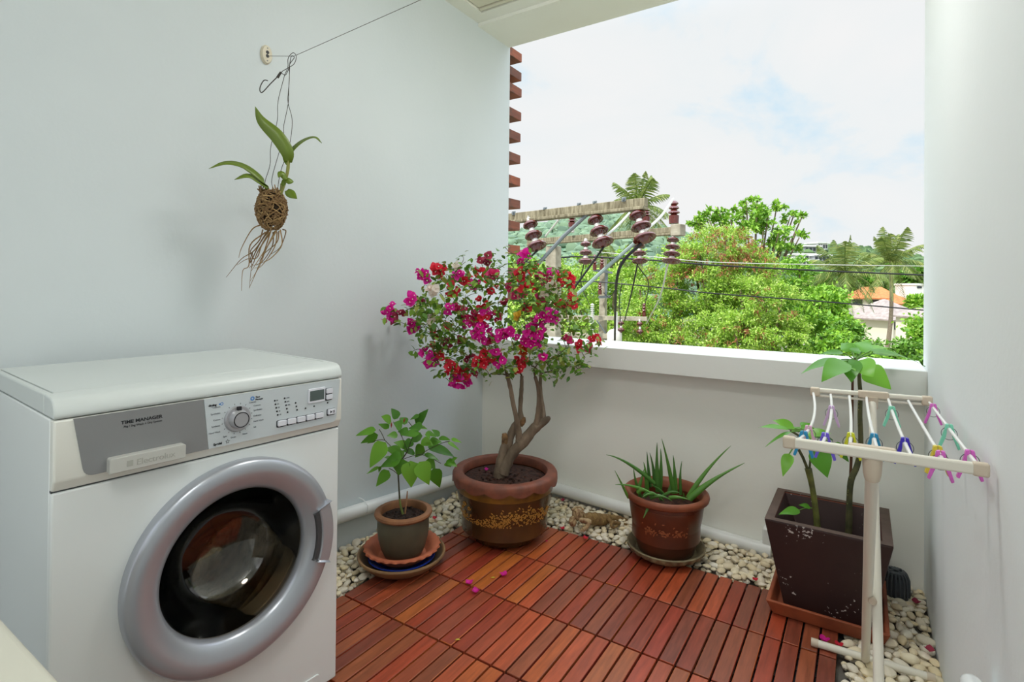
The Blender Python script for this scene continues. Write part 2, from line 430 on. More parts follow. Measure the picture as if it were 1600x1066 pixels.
# unseen ceiling lamps, added to brighten the balcony interior
mat('fill_lamp_white', (235, 235, 232), 0.4)
for gname, ge in (('fill_glow', FILL_E), ('fill_glow_dim', FILL_E2)):
    lm = bpy.data.materials.new(gname); lm.use_nodes = True; bb = lm.node_tree.nodes['Principled BSDF']
    bb.inputs['Emission Color'].default_value = (1, 0.985, 0.955, 1); bb.inputs['Emission Strength'].default_value = ge; MATS[gname] = lm
for lx, ly, gname, lab in ((0.85, 0.4, 'fill_glow', 'added unseen fill lamp on the ceiling nearer the parapet'), (1.25, -1.45, 'fill_glow_dim', 'added unseen fill lamp on the ceiling nearer the rear of the balcony')):
    zt_ = ZC + 0.0095 if ly > -1.2 else ZC
    t = thing('added_fill_lamp', lab, 'lamp', (lx, ly, zt_))
    MB().lathe([(0.0, -0.001), (0.26, -0.001), (0.26, -0.03), (0.235, -0.05)], 48, c=(lx, ly, zt_)).build('base', 'fill_lamp_white', t)
    MB().lathe([(0.236, -0.046), (0.225, -0.075), (0.18, -0.1), (0.1, -0.115), (0.0, -0.12)], 48, c=(lx, ly, zt_)).build('diffuser', gname, t)
# ------------------------------------------------------------------ washing machine (local: x right as one faces it, y into the machine, z up)
mat('enamel', (226, 230, 229), 0.28, spec=0.5, coat=0.2)
mat('enamel_lid', (204, 210, 208), 0.33, spec=0.5)
mat('fascia_white', (226, 226, 218), 0.32, spec=0.5)
mat('grey_panel', (142, 143, 144), 0.4, metal=0.35)
mat('silver_panel', (204, 212, 216), 0.36, metal=0.25)
mat('silver_ring', (176, 180, 188), 0.3, metal=0.55)
mat('handle_grey', (196, 196, 190), 0.35, metal=0.2)
mat('knob_silver', (180, 180, 184), 0.28, metal=0.6)
mat('ink_black', (28, 30, 34), 0.5)
mat('ink_grey', (120, 126, 132), 0.5)
mat('ink_blue', (70, 130, 200), 0.5)
mat('ink_pale', (168, 168, 160), 0.5)
mat('seam_dark', (74, 78, 80), 0.6)
mat('lcd', (82, 94, 92), 0.2)
mat('button_silver', (224, 226, 234), 0.3, metal=0.15)
mat('rubber_grey', (66, 66, 68), 0.6); mat('gasket_grey', (150, 144, 134), 0.45)
mat('drum_steel', (172, 158, 132), 0.28, metal=0.9, noise=(30, (110, 96, 74), 0.4, 0.7), bump=(70, 0.35))
gm = bpy.data.materials.new('smoked_glass'); gm.use_nodes = True; gn = gm.node_tree.nodes; gl = gm.node_tree.links
gt = gn.new('ShaderNodeBsdfTransparent'); gt.inputs['Color'].default_value = (0.84, 0.79, 0.70, 1); gg = gn.new('ShaderNodeBsdfGlossy'); gg.inputs['Roughness'].default_value = 0.02
gf = gn.new('ShaderNodeFresnel'); gf.inputs['IOR'].default_value = 1.75; gx = gn.new('ShaderNodeMixShader')
gl.new(gf.outputs[0], gx.inputs['Fac']); gl.new(gt.outputs[0], gx.inputs[1]); gl.new(gg.outputs[0], gx.inputs[2]); gl.new(gx.outputs[0], gn['Material Output'].inputs['Surface']); MATS['smoked_glass'] = gm
mat('laundry_cloth', (120, 104, 76), 0.8)

wa = math.radians(85.99)
W = thing('washing_machine', 'white front-loading washing machine with round silver door against the left wall', 'washing machine', (0.254, -0.5885, 0), rz=wa)
X = lambda u: u - 0.30          # u measured from the left front corner
DC = (X(0.334), 0.436)          # door centre (x, z)
DEP = 0.515
# cabinet: shell open at the front, front panel with a round hole
m = MB()
z0, z1 = 0.02, 0.818
m.box((-0.3, 0.012, z0), (-0.285, DEP, z1)); m.box((0.285, 0.012, z0), (0.3, DEP, z1)); m.box((-0.285, DEP - 0.012, z0), (0.285, DEP, z1)); m.box((-0.285, 0.012, z0), (0.285, DEP - 0.012, z0 + 0.012))
m.build('cabinet', 'enamel', W, local=True, bevel=0.003)
m = MB(); N = 96; hr = 0.205
zt, zb = 0.686, 0.02
inner = []; outer = []
corner = [math.atan2(zt - DC[1], 0.3 - DC[0]), math.atan2(zt - DC[1], -0.3 - DC[0]), math.atan2(zb - DC[1], -0.3 - DC[0]) + 2 * PI, math.atan2(zb - DC[1], 0.3 - DC[0]) + 2 * PI]
angs = sorted([2 * PI * i / N for i in range(N)] + [c % (2 * PI) for c in corner])
for a in angs:
    ca, sa = math.cos(a), math.sin(a)
    inner.append((DC[0] + hr * ca, 0.0, DC[1] + hr * sa))
    k = min(((0.3 - DC[0]) / ca if ca > 1e-9 else (-0.3 - DC[0]) / ca if ca < -1e-9 else 1e9), ((zt - DC[1]) / sa if sa > 1e-9 else (zb - DC[1]) / sa if sa < -1e-9 else 1e9))
    outer.append((DC[0] + k * ca, 0.0, DC[1] + k * sa))
n = len(angs); vs = inner + outer + [(x, 0.012, z) for x, _, z in inner] + [(x, 0.012, z) for x, _, z in outer]
fs = []
for i in range(n):
    j = (i + 1) % n
    fs += [(i, n + i, n + j, j)[::-1], (n + i, 3 * n + i, 3 * n + j, n + j)[::-1], (2 * n + i, 2 * n + j, 3 * n + j, 3 * n + i)[::-1], (i, j, 2 * n + j, 2 * n + i)[::-1]]
m.add(vs, fs); m.build('front_panel', 'enamel', W, local=True, bevel=0.004, seg=3)

# fascia: profile extruded along x, chin tucked in at the bottom
def extrude_x(prof, x0, x1):
    k = len(prof); q = MB()
    q.add([(x0, y, z) for y, z in prof] + [(x1, y, z) for y, z in prof], [(i, (i + 1) % k, k + (i + 1) % k, k + i) for i in range(k)] + [tuple(range(k))[::-1], tuple(range(k, 2 * k))])
    return q
fp = [(0.012, 0.689), (-0.001, 0.689), (-0.003, 0.695), (-0.010, 0.706), (-0.012, 0.712), (-0.011, 0.8185), (0.012, 0.8185)]
extrude_x(fp, -0.3, 0.3).build('fascia', 'fascia_white', W, local=True, bevel=0.004, seg=3)
MB().box((-0.299, 0.004, 0.6855), (0.299, 0.02, 0.6895)).build('seam', 'seam_dark', W, local=True, flat=True)
# lid: rim frame and inset sheet
lp = [(-0.010, 0.8205), (-0.0125, 0.826), (-0.010, 0.838), (0.0, 0.852), (0.012, 0.857), (0.055, 0.859), (0.055, 0.8205)]
m = extrude_x(lp, -0.3, 0.3)
m.box((-0.3, 0.055, 0.8205), (-0.287, DEP, 0.859)); m.box((0.287, 0.055, 0.8205), (0.3, DEP, 0.859)); m.box((-0.287, DEP - 0.012, 0.8205), (0.287, DEP, 0.859))
lid = m.build('lid', 'enamel_lid', W, local=True, bevel=0.006, seg=3)
MB().box((-0.2845, 0.0575, 0.83), (0.2845, DEP - 0.0145, 0.8585)).build('lid_sheet', 'enamel_lid', lid, local=True, bevel=0.001)
MB().box((-0.287, 0.055, 0.826), (0.287, DEP - 0.012, 0.848)).build('lid_groove', 'seam_dark', lid, local=True, flat=True)

def plate(pts, y0, y1):
    k = len(pts); q = MB()
    q.add([(x, y0, z) for x, z in pts] + [(x, y1, z) for x, z in pts], [tuple(range(k)), tuple(range(k, 2 * k))[::-1]] + [((i + 1) % k, i, k + i, k + (i + 1) % k) for i in range(k)])
    return q
def rounded(pts, rad, seg=6):
    """round the corners of a polygon by per-corner radii"""
    out = []; k = len(pts)
    for i, p in enumerate(pts):
        p = V(*p); a = V(*pts[i - 1]); b = V(*pts[(i + 1) % k]); r = rad[i] if hasattr(rad, '__len__') else rad
        if r <= 0: out.append(tuple(p)); continue
        da = (a - p) / np.linalg.norm(a - p); db = (b - p) / np.linalg.norm(b - p)
        ang = math.acos(max(-1, min(1, da @ db))); d = r / math.tan(ang / 2); d = min(d, 0.49 * min(np.linalg.norm(a - p), np.linalg.norm(b - p)))
        for q in bez(p + da * d, p, p + db * d, seg): out.append(tuple(q))
    return out
# detergent drawer with its grip
dr = plate(rounded([(X(0.028), 0.8175), (X(0.2505), 0.8175), (X(0.2615), 0.7085), (X(0.045), 0.7085)], [0, 0, 0, 0.018]), -0.0135, -0.010).build('detergent_drawer', 'grey_panel', W, local=True, smooth=False)
hb = [(X(0.079), 0.7065), (X(0.2105), 0.7065), (X(0.2105), 0.735), (X(0.079), 0.735)]
plate(rounded(hb, [0.002, 0.002, 0.005, 0.005]), -0.031, -0.012).build('grip', 'handle_grey', dr, local=True, smooth=False, bevel=0.0012)
hx = PI / 2
text('lettering', 'TIME MANAGER', 0.0092, dr, (X(0.101), -0.0137, 0.7935), (hx, 0, 0), 'ink_black', xs=1.08, bold=0.0002)
text('lettering', '7kg / 5kg Wash + Dry System', 0.0056, dr, (X(0.105), -0.0137, 0.7862), (hx, 0, 0), 'ink_black', xs=0.98)
text('lettering', 'Electrolux', 0.0165, dr, (X(0.122), -0.0312, 0.7142), (hx, 0, 0), 'ink_pale', xs=1.0)
q = MB()
q.add([(X(0.106), -0.0314, 0.7142), (X(0.1165), -0.0314, 0.7142), (X(0.1165), -0.0314, 0.7255), (X(0.106), -0.0314, 0.7255)], [(0, 1, 2, 3)])
q.build('brand_mark', 'ink_pale', dr, local=True, flat=True)

# control panel
cpn = plate(rounded([(X(0.2515), 0.8175), (X(0.592), 0.8175), (X(0.581), 0.707), (X(0.2625), 0.7085)], [0, 0.004, 0.016, 0]), -0.0138, -0.010).build('control_panel', 'silver_panel', W, local=True, smooth=False)
KX, KZ = X(0.323), 0.7635
kn = MB().lathe([(0.0, -0.0195), (0.027, -0.0195), (0.0295, -0.016), (0.0295, -0.013)], 40, c=(KX, 0, KZ), axis='y').build('dial', 'knob_silver', W, local=True)
MB().lathe([(0.0, -0.034), (0.0165, -0.034), (0.0185, -0.032), (0.0215, -0.0195)], 36, c=(KX, 0, KZ), axis='y').build('knob', 'knob_silver', kn, local=True)
MB().lathe([(0.0152, -0.0345), (0.0172, -0.0345), (0.0172, -0.033), (0.0152, -0.033)], 36, c=(KX, 0, KZ), axis='y').build('ring', 'ink_black', kn, local=True)
MB().box((KX - 0.0045, -0.0255, KZ + 0.019), (KX + 0.0045, -0.018, KZ + 0.028)).build('pointer', 'ink_black', kn, local=True, bevel=0.001)
tk = MB()
for i in range(16):
    a = math.radians(90 - i * 22.5 + 11)
    tk.beam((KX + 0.0315 * math.cos(a), -0.0141, KZ + 0.0315 * math.sin(a)), (KX + 0.0345 * math.cos(a), -0.0141, KZ + 0.0345 * math.sin(a)), 0.0008, 0.0006, up=(0, 1, 0))
tk.build('dial_marks', 'ink_black', cpn, local=True, flat=True)
labs_l = [('Cottons', 0.795), ('Synthetics', 0.781), ('Cotton', 0.767), ('Synthetic', 0.7535), ('Hand Wash', 0.74), ]
for s_, zz in labs_l: text('lettering', s_, 0.005, cpn, (KX - 0.037, -0.0141, zz), (hx, 0, 0), 'ink_grey', align='RIGHT')
labs_r = [('Cottons', 0.793), ('Cottons', 0.784), ('Synthetics', 0.7735), ('Delicates', 0.7605), ('Hand Wash', 0.748), ('Silk', 0.7345)]
for s_, zz in labs_r: text('lettering', s_, 0.005, cpn, (KX + (0.026 if zz > 0.79 else 0.037), -0.0141, zz), (hx, 0, 0), 'ink_grey')
for s_, xx, zz in (('Spin', -0.031, 0.727), ('Drain', -0.014, 0.7215), ('Rinse', 0.012, 0.724)): text('lettering', s_, 0.005, cpn, (KX + xx, -0.0141, zz), (hx, 0, 0), 'ink_grey')
text('lettering', 'drying', 0.0066, cpn, (X(0.261), -0.0141, 0.8), (hx, 0, 0), 'ink_black', bold=0.00025)
text('lettering', 'Special', 0.0066, cpn, (X(0.272), -0.0141, 0.7135), (hx, 0, 0), 'ink_black', bold=0.00025)
text('lettering', 'Time\nManager', 0.0052, cpn, (X(0.364), -0.0141, 0.803), (hx, 0, 0), 'ink_black', bold=0.0001)
q = MB().lathe([(0.0022, -0.0143), (0.0048, -0.0143)], 20, c=(X(0.357), 0, 0.803), axis='y'); q.lathe([(0.0, -0.0142), (0.0018, -0.0142)], 12, c=(X(0.284), 0, 0.802), axis='y'); q.lathe([(0.0022, -0.0142), (0.0036, -0.0142)], 12, c=(X(0.2885), 0, 0.802), axis='y')
q.build('icon', 'ink_blue', cpn, local=True, flat=True)
q = MB(); st = []
for i in range(10):
    a = PI / 2 + i * PI / 5; r_ = 0.0046 if i % 2 == 0 else 0.002
    st.append((X(0.302) + r_ * math.cos(a), -0.0143, 0.7165 + r_ * math.sin(a)))
q.tube(st, 0.0004, 4, closed=True); q.build('star_icon', 'ink_black', cpn, local=True, flat=True)
# indicator lights
leds = [(0.411 + 0.002 * i, 0.789 - 0.0088 * i) for i in range(5)] + [(0.436 + 0.002 * i, 0.791 - 0.0088 * i) for i in range(5)] + [(0.465 + 0.002 * i, 0.775 - 0.009 * i) for i in range(3)] + [(0.492, 0.757), (0.516, 0.758), (0.555, 0.7605)]
p0 = None
for (u, z) in leds:
    if p0 is None: p0 = MB().lathe([(0.0, -0.0148), (0.0019, -0.0148), (0.0022, -0.0138)], 12, axis='y').build('indicator_light', 'ink_black', cpn, local=True); o = p0
    else: o = p0.copy(); COL.objects.link(o)
    o.location = (X(u), 0, z)
for (u, z, s_) in [(0.415, 0.7875, '90'), (0.417, 0.7787, '60'), (0.419, 0.77, '50'), (0.421, 0.7612, '40'), (0.44, 0.7895, '1400'), (0.442, 0.7807, '900'), (0.444, 0.772, '700'), (0.423, 0.7525, '30')]:
    text('lettering', s_, 0.0042, cpn, (X(u), -0.0141, z), (hx, 0, 0), 'ink_grey')
# programme buttons
def button(u0, u1, z0_, z1_, y, name='button', sk=-0.0015):
    b_ = plate(rounded([(X(u0), z0_), (X(u1), z0_ + sk * 0), (X(u1), z1_), (X(u0), z1_)], 0.003), -0.0195, -0.012).build(name, 'button_silver', W, local=True, smooth=False, bevel=0.0012)
    plate(rounded([(X(u0) - 0.0022, z0_ - 0.0028), (X(u1) + 0.0008, z0_ - 0.0028), (X(u1) + 0.0008, z1_ + 0.0008), (X(u0) - 0.0022, z1_ + 0.0008)], 0.003), -0.0145, -0.0125).build('button_well', 'ink_black', b_, local=True, smooth=False)
    return b_
for i in range(5):
    u0 = 0.418 + i * 0.0252; button(u0, u0 + 0.0218, 0.7262, 0.7395, 0)
button(0.5495, 0.567, 0.785, 0.7975, 0, 'arrow_button'); button(0.5495, 0.567, 0.7695, 0.782, 0, 'arrow_button')
st = button(0.5545, 0.5765, 0.7295, 0.743, 0, 'start_button')
q = MB(); q.add([(X(0.5595), -0.0198, 0.7325), (X(0.5595), -0.0198, 0.740), (X(0.5655), -0.0198, 0.7362)], [(0, 2, 1)])
q.box((X(0.568), -0.0198, 0.7325), (X(0.5695), -0.0195, 0.740)).box((X(0.571), -0.0198, 0.7325), (X(0.5725), -0.0195, 0.740)); q.build('play_pause_symbol', 'ink_black', st, local=True, flat=True)
# display
ds = plate(rounded([(X(0.4985), 0.767), (X(0.5465), 0.767), (X(0.5465), 0.8035), (X(0.4985), 0.8035)], 0.003), -0.0165, -0.013).build('display', 'button_silver', W, local=True, smooth=False, bevel=0.001)
plate([(X(0.5025), 0.7725), (X(0.543), 0.7725), (X(0.543), 0.798), (X(0.5025), 0.798)], -0.0169, -0.0158).build('screen', 'lcd', ds, local=True, smooth=False)

# door: silver ring, smoked glass bowl, grip
dc3 = (DC[0], 0, DC[1])
door = MB().lathe([(0.2300, 0.0), (0.2310, -0.012), (0.2300, -0.0215), (0.2265, -0.0275), (0.219, -0.031), (0.208, -0.0325), (0.194, -0.0300), (0.180, -0.0240), (0.168, -0.0165), (0.1625, -0.010), (0.160, 0.000), (0.160, 0.016), (0.170, 0.016)], 128, c=dc3, axis='y').build('door', 'silver_ring', W, local=True)
MB().lathe([(0.0, 0.120), (0.03, 0.119), (0.07, 0.112), (0.10, 0.098), (0.122, 0.076), (0.136, 0.045), (0.148, 0.020), (0.158, 0.000), (0.161, 0.004), (0.153, 0.026), (0.141, 0.05), (0.127, 0.081), (0.104, 0.104), (0.072, 0.118), (0.03, 0.125), (0.0, 0.126)], 96, c=dc3, axis='y').build('glass', 'smoked_glass', door, local=True)
MB().lathe([(0.166, 0.014), (0.160, 0.022), (0.162, 0.04), (0.175, 0.05), (0.18, 0.09), (0.206, 0.09), (0.206, 0.012)], 72, c=dc3, axis='y').build('door_gasket', 'gasket_grey', W, local=True)
dm = MB().lathe([(0.176, 0.09), (0.225, 0.10), (0.232, 0.12), (0.232, 0.40), (0.0, 0.42)], 72, c=(0, 0, DC[1] - 0.01), axis='y')
for i in range(3):
    a = PI / 2 + 0.4 + i * 2 * PI / 3; r1 = V(math.cos(a), 0, math.sin(a)); s1 = V(-math.sin(a), 0, math.cos(a)); c0 = V(0, 0, DC[1] - 0.01)
    dm.hexa([c0 + r1 * 0.235 + s1 * 0.045 + V(0, .12, 0), c0 + r1 * 0.235 - s1 * 0.045 + V(0, .12, 0), c0 + r1 * 0.235 - s1 * 0.045 + V(0, .4, 0), c0 + r1 * 0.235 + s1 * 0.045 + V(0, .4, 0)],
            [c0 + r1 * 0.18 + s1 * 0.015 + V(0, .14, 0), c0 + r1 * 0.18 - s1 * 0.015 + V(0, .14, 0), c0 + r1 * 0.18 - s1 * 0.015 + V(0, .38, 0), c0 + r1 * 0.18 + s1 * 0.015 + V(0, .38, 0)])
dm.build('drum', 'drum_steel', W, local=True)
# grip set into the right of the ring
def arc_block(r0, r1, y0, y1, a0, a1, k=20):
    q = MB(); vs = []; fs = []
    for i in range(k + 1):
        a = math.radians(a0 + (a1 - a0) * i / k); ca, sa = math.cos(a), math.sin(a)
        for r, y in ((r0, y1), (r0, y0), (r1, y0), (r1, y1)): vs.append((DC[0] + r * ca, y, DC[1] + r * sa))
    for i in range(k):
        for j in range(4): fs.append((4 * i + j, 4 * i + (j + 1) % 4, 4 * i + 4 + (j + 1) % 4, 4 * i + 4 + j)[::-1])
    fs += [(0, 1, 2, 3)[::-1], (4 * k, 4 * k + 1, 4 * k + 2, 4 * k + 3)]
    q.add(vs, fs); return q
arc_block(0.1975, 0.2304, -0.0345, -0.004, -20, 19).build('door_handle', 'silver_ring', door, local=True, bevel=0.004, seg=3)
arc_block(0.184, 0.1972, -0.0322, -0.012, -19, 17).build('handle_slot', 'rubber_grey', door, local=True, bevel=0.002)
# laundry-coloured bundle dimly seen through the glass is left out; filter flap and feet
plate(rounded([(X(0.40), 0.024), (X(0.548), 0.024), (X(0.548), 0.06), (X(0.40), 0.06)], [0.003, 0.003, 0.009, 0.009]), -0.004, 0.0).build('filter_flap', 'enamel', W, local=True, smooth=False, bevel=0.001)
for x_, y_, zf in ((-0.26, 0.045, 0.0005), (0.26, 0.045, 0.0005), (-0.26, 0.47, -0.029), (0.26, 0.47, -0.029)):
    MB().lathe([(0.0, zf), (0.024, zf), (0.024, zf + 0.008), (0.008, zf + 0.01), (0.008, 0.022)], 20, c=(x_, y_, 0)).build('foot', 'rubber_grey', W, local=True)
# ------------------------------------------------------------------ pots and plants
mat('terracotta_rim', (128, 72, 52), 0.55, noise=(25, (104, 60, 46), 0.35, 0.7))
mat('brown_glaze', (66, 44, 26), 0.22, spec=0.6, noise=(7, (92, 62, 30), 0.45, 0.75, (1, 1, 0.5)), coat=0.3)
mat('ochre_glaze', (138, 98, 34), 0.3, spec=0.5, noise=(14, (96, 66, 28), 0.4, 0.7), coat=0.2)
mat('gold_relief', (178, 128, 54), 0.38, spec=0.5)
mat('soil', (78, 48, 36), 0.95, noise=(60, (42, 26, 20), 0.35, 0.65), bump=(90, 0.8))
mat('dark_soil', (60, 42, 34), 0.95, noise=(60, (30, 20, 16), 0.35, 0.65), bump=(90, 0.8))
mat('bark', (142, 124, 104), 0.8, noise=(22, (92, 78, 64), 0.35, 0.7, (1, 1, 0.35)), bump=(50, 0.5))
mat('bark_cut', (146, 112, 76), 0.8, noise=(30, (84, 62, 42), 0.4, 0.7), bump=(60, 0.5))
mat('twig', (84, 70, 48), 0.8)
mat_random('bougainvillea_leaf', [(0.0, (72, 118, 38)), (0.3, (102, 148, 46)), (0.55, (130, 168, 58)), (0.75, (82, 126, 42)), (0.9, (168, 176, 84)), (1.0, (66, 108, 38))], 0.45, transl=0.25)
for nm, a, b_ in (('bract_magenta', (244, 56, 184), (226, 24, 160)), ('bract_red', (240, 66, 84), (222, 42, 68)), ('bract_pink', (226, 64, 130), (206, 40, 100)), ('bract_white', (250, 242, 234), (238, 224, 212)), ('bract_orange', (224, 100, 50), (206, 72, 44)), ('bract_dusty', (180, 64, 90), (156, 48, 78)), ('bract_yellow', (228, 190, 60), (206, 160, 44))):
    mat_random(nm, [(0.0, a), (0.5, b_), (1.0, a)], 0.6, transl=0.42)
mat('tiny_flower', (244, 238, 220), 0.6)
rg = random.Random(11)

def face_cam(c):
    d = CAM - np.array(c); return math.atan2(d[1], d[0])

# --- big glazed pot with the bougainvillea
BP = V(0.163, 0.684, 0.0)
big = thing('potted_bougainvillea', 'large bougainvillea tree with magenta and red blossoms in brown dragon pot', 'potted plant', BP)
prof = [(0.0, 0.001), (0.128, 0.001), (0.136, 0.006), (0.142, 0.018), (0.163, 0.06), (0.184, 0.115), (0.199, 0.17), (0.206, 0.215), (0.2075, 0.245), (0.204, 0.262), (0.184, 0.262), (0.184, 0.05), (0.0, 0.05)]
pot = MB().lathe(prof, 72, c=BP).build('pot', 'brown_glaze', big)
m = MB().lathe([(0.207, 0.252), (0.2085, 0.235), (0.2085, 0.226), (0.206, 0.213), (0.204, 0.213), (0.204, 0.252)], 72, c=BP)
m.lathe([(0.1545, 0.036), (0.158, 0.043), (0.1605, 0.050), (0.1575, 0.05), (0.153, 0.038)], 72, c=BP)
m.build('ochre_band', 'ochre_glaze', pot)
R = MB().lathe([(0.178, 0.25), (0.178, 0.278), (0.183, 0.284), (0.206, 0.287), (0.219, 0.283), (0.2245, 0.274), (0.225, 0.264, 0, -0.006), (0.2255, 0.256, 0, -0.016), (0.219, 0.256, 0, -0.016), (0.205, 0.262)], 140, c=BP, k=14, absw=True).build('rim', 'terracotta_rim', pot)
# gold dragon-scale relief round the belly
ga = face_cam(BP); m = MB()
def wall_r(z): return float(np.interp(z, [p[1] for p in prof[2:10]], [p[0] for p in prof[2:10]])) + 0.0012
def onpot(a, z, dr=0.0):
    r = wall_r(z) + dr; return BP + V(r * math.cos(a), r * math.sin(a), z)
for k in range(760):
    a = ga + rg.uniform(-1.25, 1.25); w = a - ga
    zc = 0.128 + 0.026 * math.sin(3.1 * w + 0.6)
    z = zc + rg.gauss(0, 0.021)
    if not 0.075 < z < 0.19 or abs(z - zc) > 0.042: continue
    da = rg.uniform(0.02, 0.045) * rg.choice([-1, 1]); dz = rg.uniform(-0.008, 0.012)
    b0 = onpot(a, z, 0.0005); t0 = onpot(a + da, z + dz, 0.002); nrm = V(math.cos(a), math.sin(a), 0.2)
    m.leaf(b0, t0, rg.uniform(0.004, 0.0065), up=nrm, droop=0.12, fold=-0.3, n=3)
def spiral(a0, z0, s, turns=1.4, d=1):
    pts = []
    for t in np.linspace(0, 1, 18):
        th = d * turns * 2 * PI * t; r = s * (1 - 0.85 * t)
        pts.append(onpot(a0 + r * math.cos(th) / 0.19, z0 + r * math.sin(th), 0.001))
    m.tube(pts, lerp_r([0.0022, 0.0012], len(pts)), 5)
for a0, z0, s, d in ((-0.95, 0.178, 0.012, 1), (-0.8, 0.17, 0.009, -1), (-1.05, 0.16, 0.008, 1), (0.85, 0.165, 0.011, -1), (0.6, 0.172, 0.008, 1), (1.1, 0.15, 0.012, 1)): spiral(ga + a0, z0, s, d=d)
m.build('gold_relief', 'gold_relief', pot)
# drips under the scallops
m = MB()
sm = MB()
S = 40
sm.add([tuple(BP + V(0, 0, 0.252))], [])
for j in range(1, 7):
    for i in range(S):
        a = 2 * PI * i / S; r = 0.179 * j / 6
        sm.v.append(tuple(BP + V(r * math.cos(a), r * math.sin(a), 0.25 + rg.uniform(-0.004, 0.004) * (j < 6) - 0.004 * (j == 6))))
for i in range(S): sm.face(0, 1 + i, 1 + (i + 1) % S)
for j in range(5):
    for i in range(S): sm.face(1 + j * S + i, 1 + (j + 1) * S + i, 1 + (j + 1) * S + (i + 1) % S, 1 + j * S + (i + 1) % S)
for k in range(60):
    a = rg.uniform(0, 6.28); r = rg.uniform(0.03, 0.16); sm.blob(BP + V(r * math.cos(a), r * math.sin(a), 0.252), rg.uniform(0.003, 0.007), 6, 4, 0.3)
sm.build('soil', 'soil', big)

# --- trunk and boughs
T0 = depth(BP + V(0, 0, 0.25))
def tp(x, y, dd=0.0, c=(690, 580, 5.33)):
    return at(c[0] + x / c[2], c[1] + y / c[2], T0 + dd)
tr = MB()
def limb(pts, rpx, n=10, mi=0, lump=0.08):
    P = spline([tp(*p) for p in pts], 4); r = lerp_r([q / 5.33 / FOC * T0 for q in rpx], len(P))
    r = [q * (1 + rg.uniform(-lump, lump)) for q in r]
    tr.mat(mi).tube(P, r, n); return P
base = tp(490, 880)
limb([(478, 905), (490, 800), (515, 680), (540, 600)], [56, 46, 40, 38], 12, 0)
limb([(530, 640), (530, 575), (522, 520)], [36, 30, 22], 10, 1)
limb([(545, 640, .0), (575, 540, 0.01), (605, 470, 0.02), (640, 425, 0.02), (683, 385, 0.02)], [38, 34, 32, 34, 26], 10, 0)
limb([(660, 440, 0.0), (680, 420, -0.01), (690, 385, -0.012)], [26, 22, 10], 8, 1)
B1 = limb([(665, 400, .02), (655, 330, .02), (660, 230, .03), (666, 130, .04), (668, 40, .05)], [28, 20, 19, 17, 15], 8, 0)
limb([(510, 850, -0.01), (545, 760, -0.01), (600, 670, -0.01), (680, 590, -0.015), (760, 490, -0.02), (820, 440, -0.02), (880, 400, -0.02), (897, 378, -0.02)], [48, 48, 46, 46, 44, 40, 28, 10], 12, 0)
B2 = limb([(650, 580, -0.015), (640, 500, -0.02), (625, 400, -0.03), (595, 270, -0.04), (575, 150, -0.05), (548, 40, -0.06)], [36, 26, 21, 19, 18, 17], 8, 0)
B3 = limb([(790, 470, -0.02), (803, 370, -0.03), (812, 260, -0.04), (808, 150, -0.05), (780, 50, -0.07)], [34, 26, 22, 18, 14], 8, 0)
B4 = limb([(845, 420, -0.02), (845, 340, 0.0), (828, 220, 0.02), (822, 120, 0.04), (826, 20, 0.06)], [30, 20, 18, 15, 13], 8, 0)
trunk = tr.build('trunk', ['bark', 'bark_cut'], big)

# --- twigs, leaves and blossom clusters
def fp_(x, y): return 560 + x / 3.9475, 370 + y / 3.9475
FL = [(400,230,90,'M'),(495,210,90,'R'),(325,385,70,'M'),(205,440,70,'M'),(175,495,60,'M'),(255,485,40,'D'),(235,515,35,'D'),(330,550,80,'M'),(405,410,35,'D'),(460,325,70,'W'),(605,245,60,'M'),(580,330,70,'R'),(665,270,80,'R'),(715,285,45,'M'),(750,225,70,'R'),(755,150,40,'D'),(795,135,50,'D'),(835,240,60,'P'),(815,310,80,'R'),(615,185,30,'W'),(560,435,50,'M'),(615,420,50,'P'),(440,505,50,'W'),(640,470,40,'P'),(720,495,70,'P'),(775,470,50,'M'),(840,490,60,'P'),(655,540,60,'M'),(775,510,60,'R'),(995,355,60,'P'),(1030,210,40,'R'),(1000,240,40,'R'),(1095,215,60,'R'),(1130,250,80,'P'),(1195,240,80,'M'),(1235,275,70,'R'),(1285,260,80,'R'),(1330,290,50,'R'),(1150,330,50,'W'),(1205,310,50,'W'),(1020,320,50,'R'),(1075,300,40,'R'),(1310,380,60,'R'),(1250,410,70,'R'),(1320,415,60,'R'),(1135,380,50,'P'),(1045,430,60,'R'),(1120,410,60,'O'),(770,415,80,'R'),(995,498,40,'Y'),(1185,490,90,'M'),(1125,515,70,'M'),(1080,540,40,'D'),(760,590,120,'M'),(800,630,60,'P'),(870,610,70,'M'),(925,600,75,'M'),(1005,640,65,'M'),(1065,580,85,'M'),(1105,600,75,'M'),(1080,650,75,'M'),(1030,690,70,'O'),(545,540,35,'R'),(485,590,40,'R'),(555,660,60,'D'),(480,690,70,'R'),(415,710,50,'M'),(455,770,95,'M'),(530,750,50,'R'),(575,810,85,'R'),(630,850,95,'R'),(600,890,75,'M'),(650,895,85,'M'),(690,845,50,'D'),(690,760,55,'D'),(745,775,85,'R'),(800,740,95,'R'),(845,700,50,'M'),(880,765,60,'M'),(1160,750,55,'M'),(975,815,60,'R'),(1005,760,60,'R'),(1295,640,50,'P'),(1375,680,60,'R'),(1440,630,40,'R'),(1465,645,35,'R'),(1435,690,35,'P'),(1005,135,45,'M'),(1035,112,40,'M'),(640,640,50,'D'),(905,430,40,'D'),(940,300,45,'P')]
CN = {'M': 'bract_magenta', 'R': 'bract_red', 'P': 'bract_pink', 'W': 'bract_white', 'O': 'bract_orange', 'D': 'bract_dusty', 'Y': 'bract_yellow'}
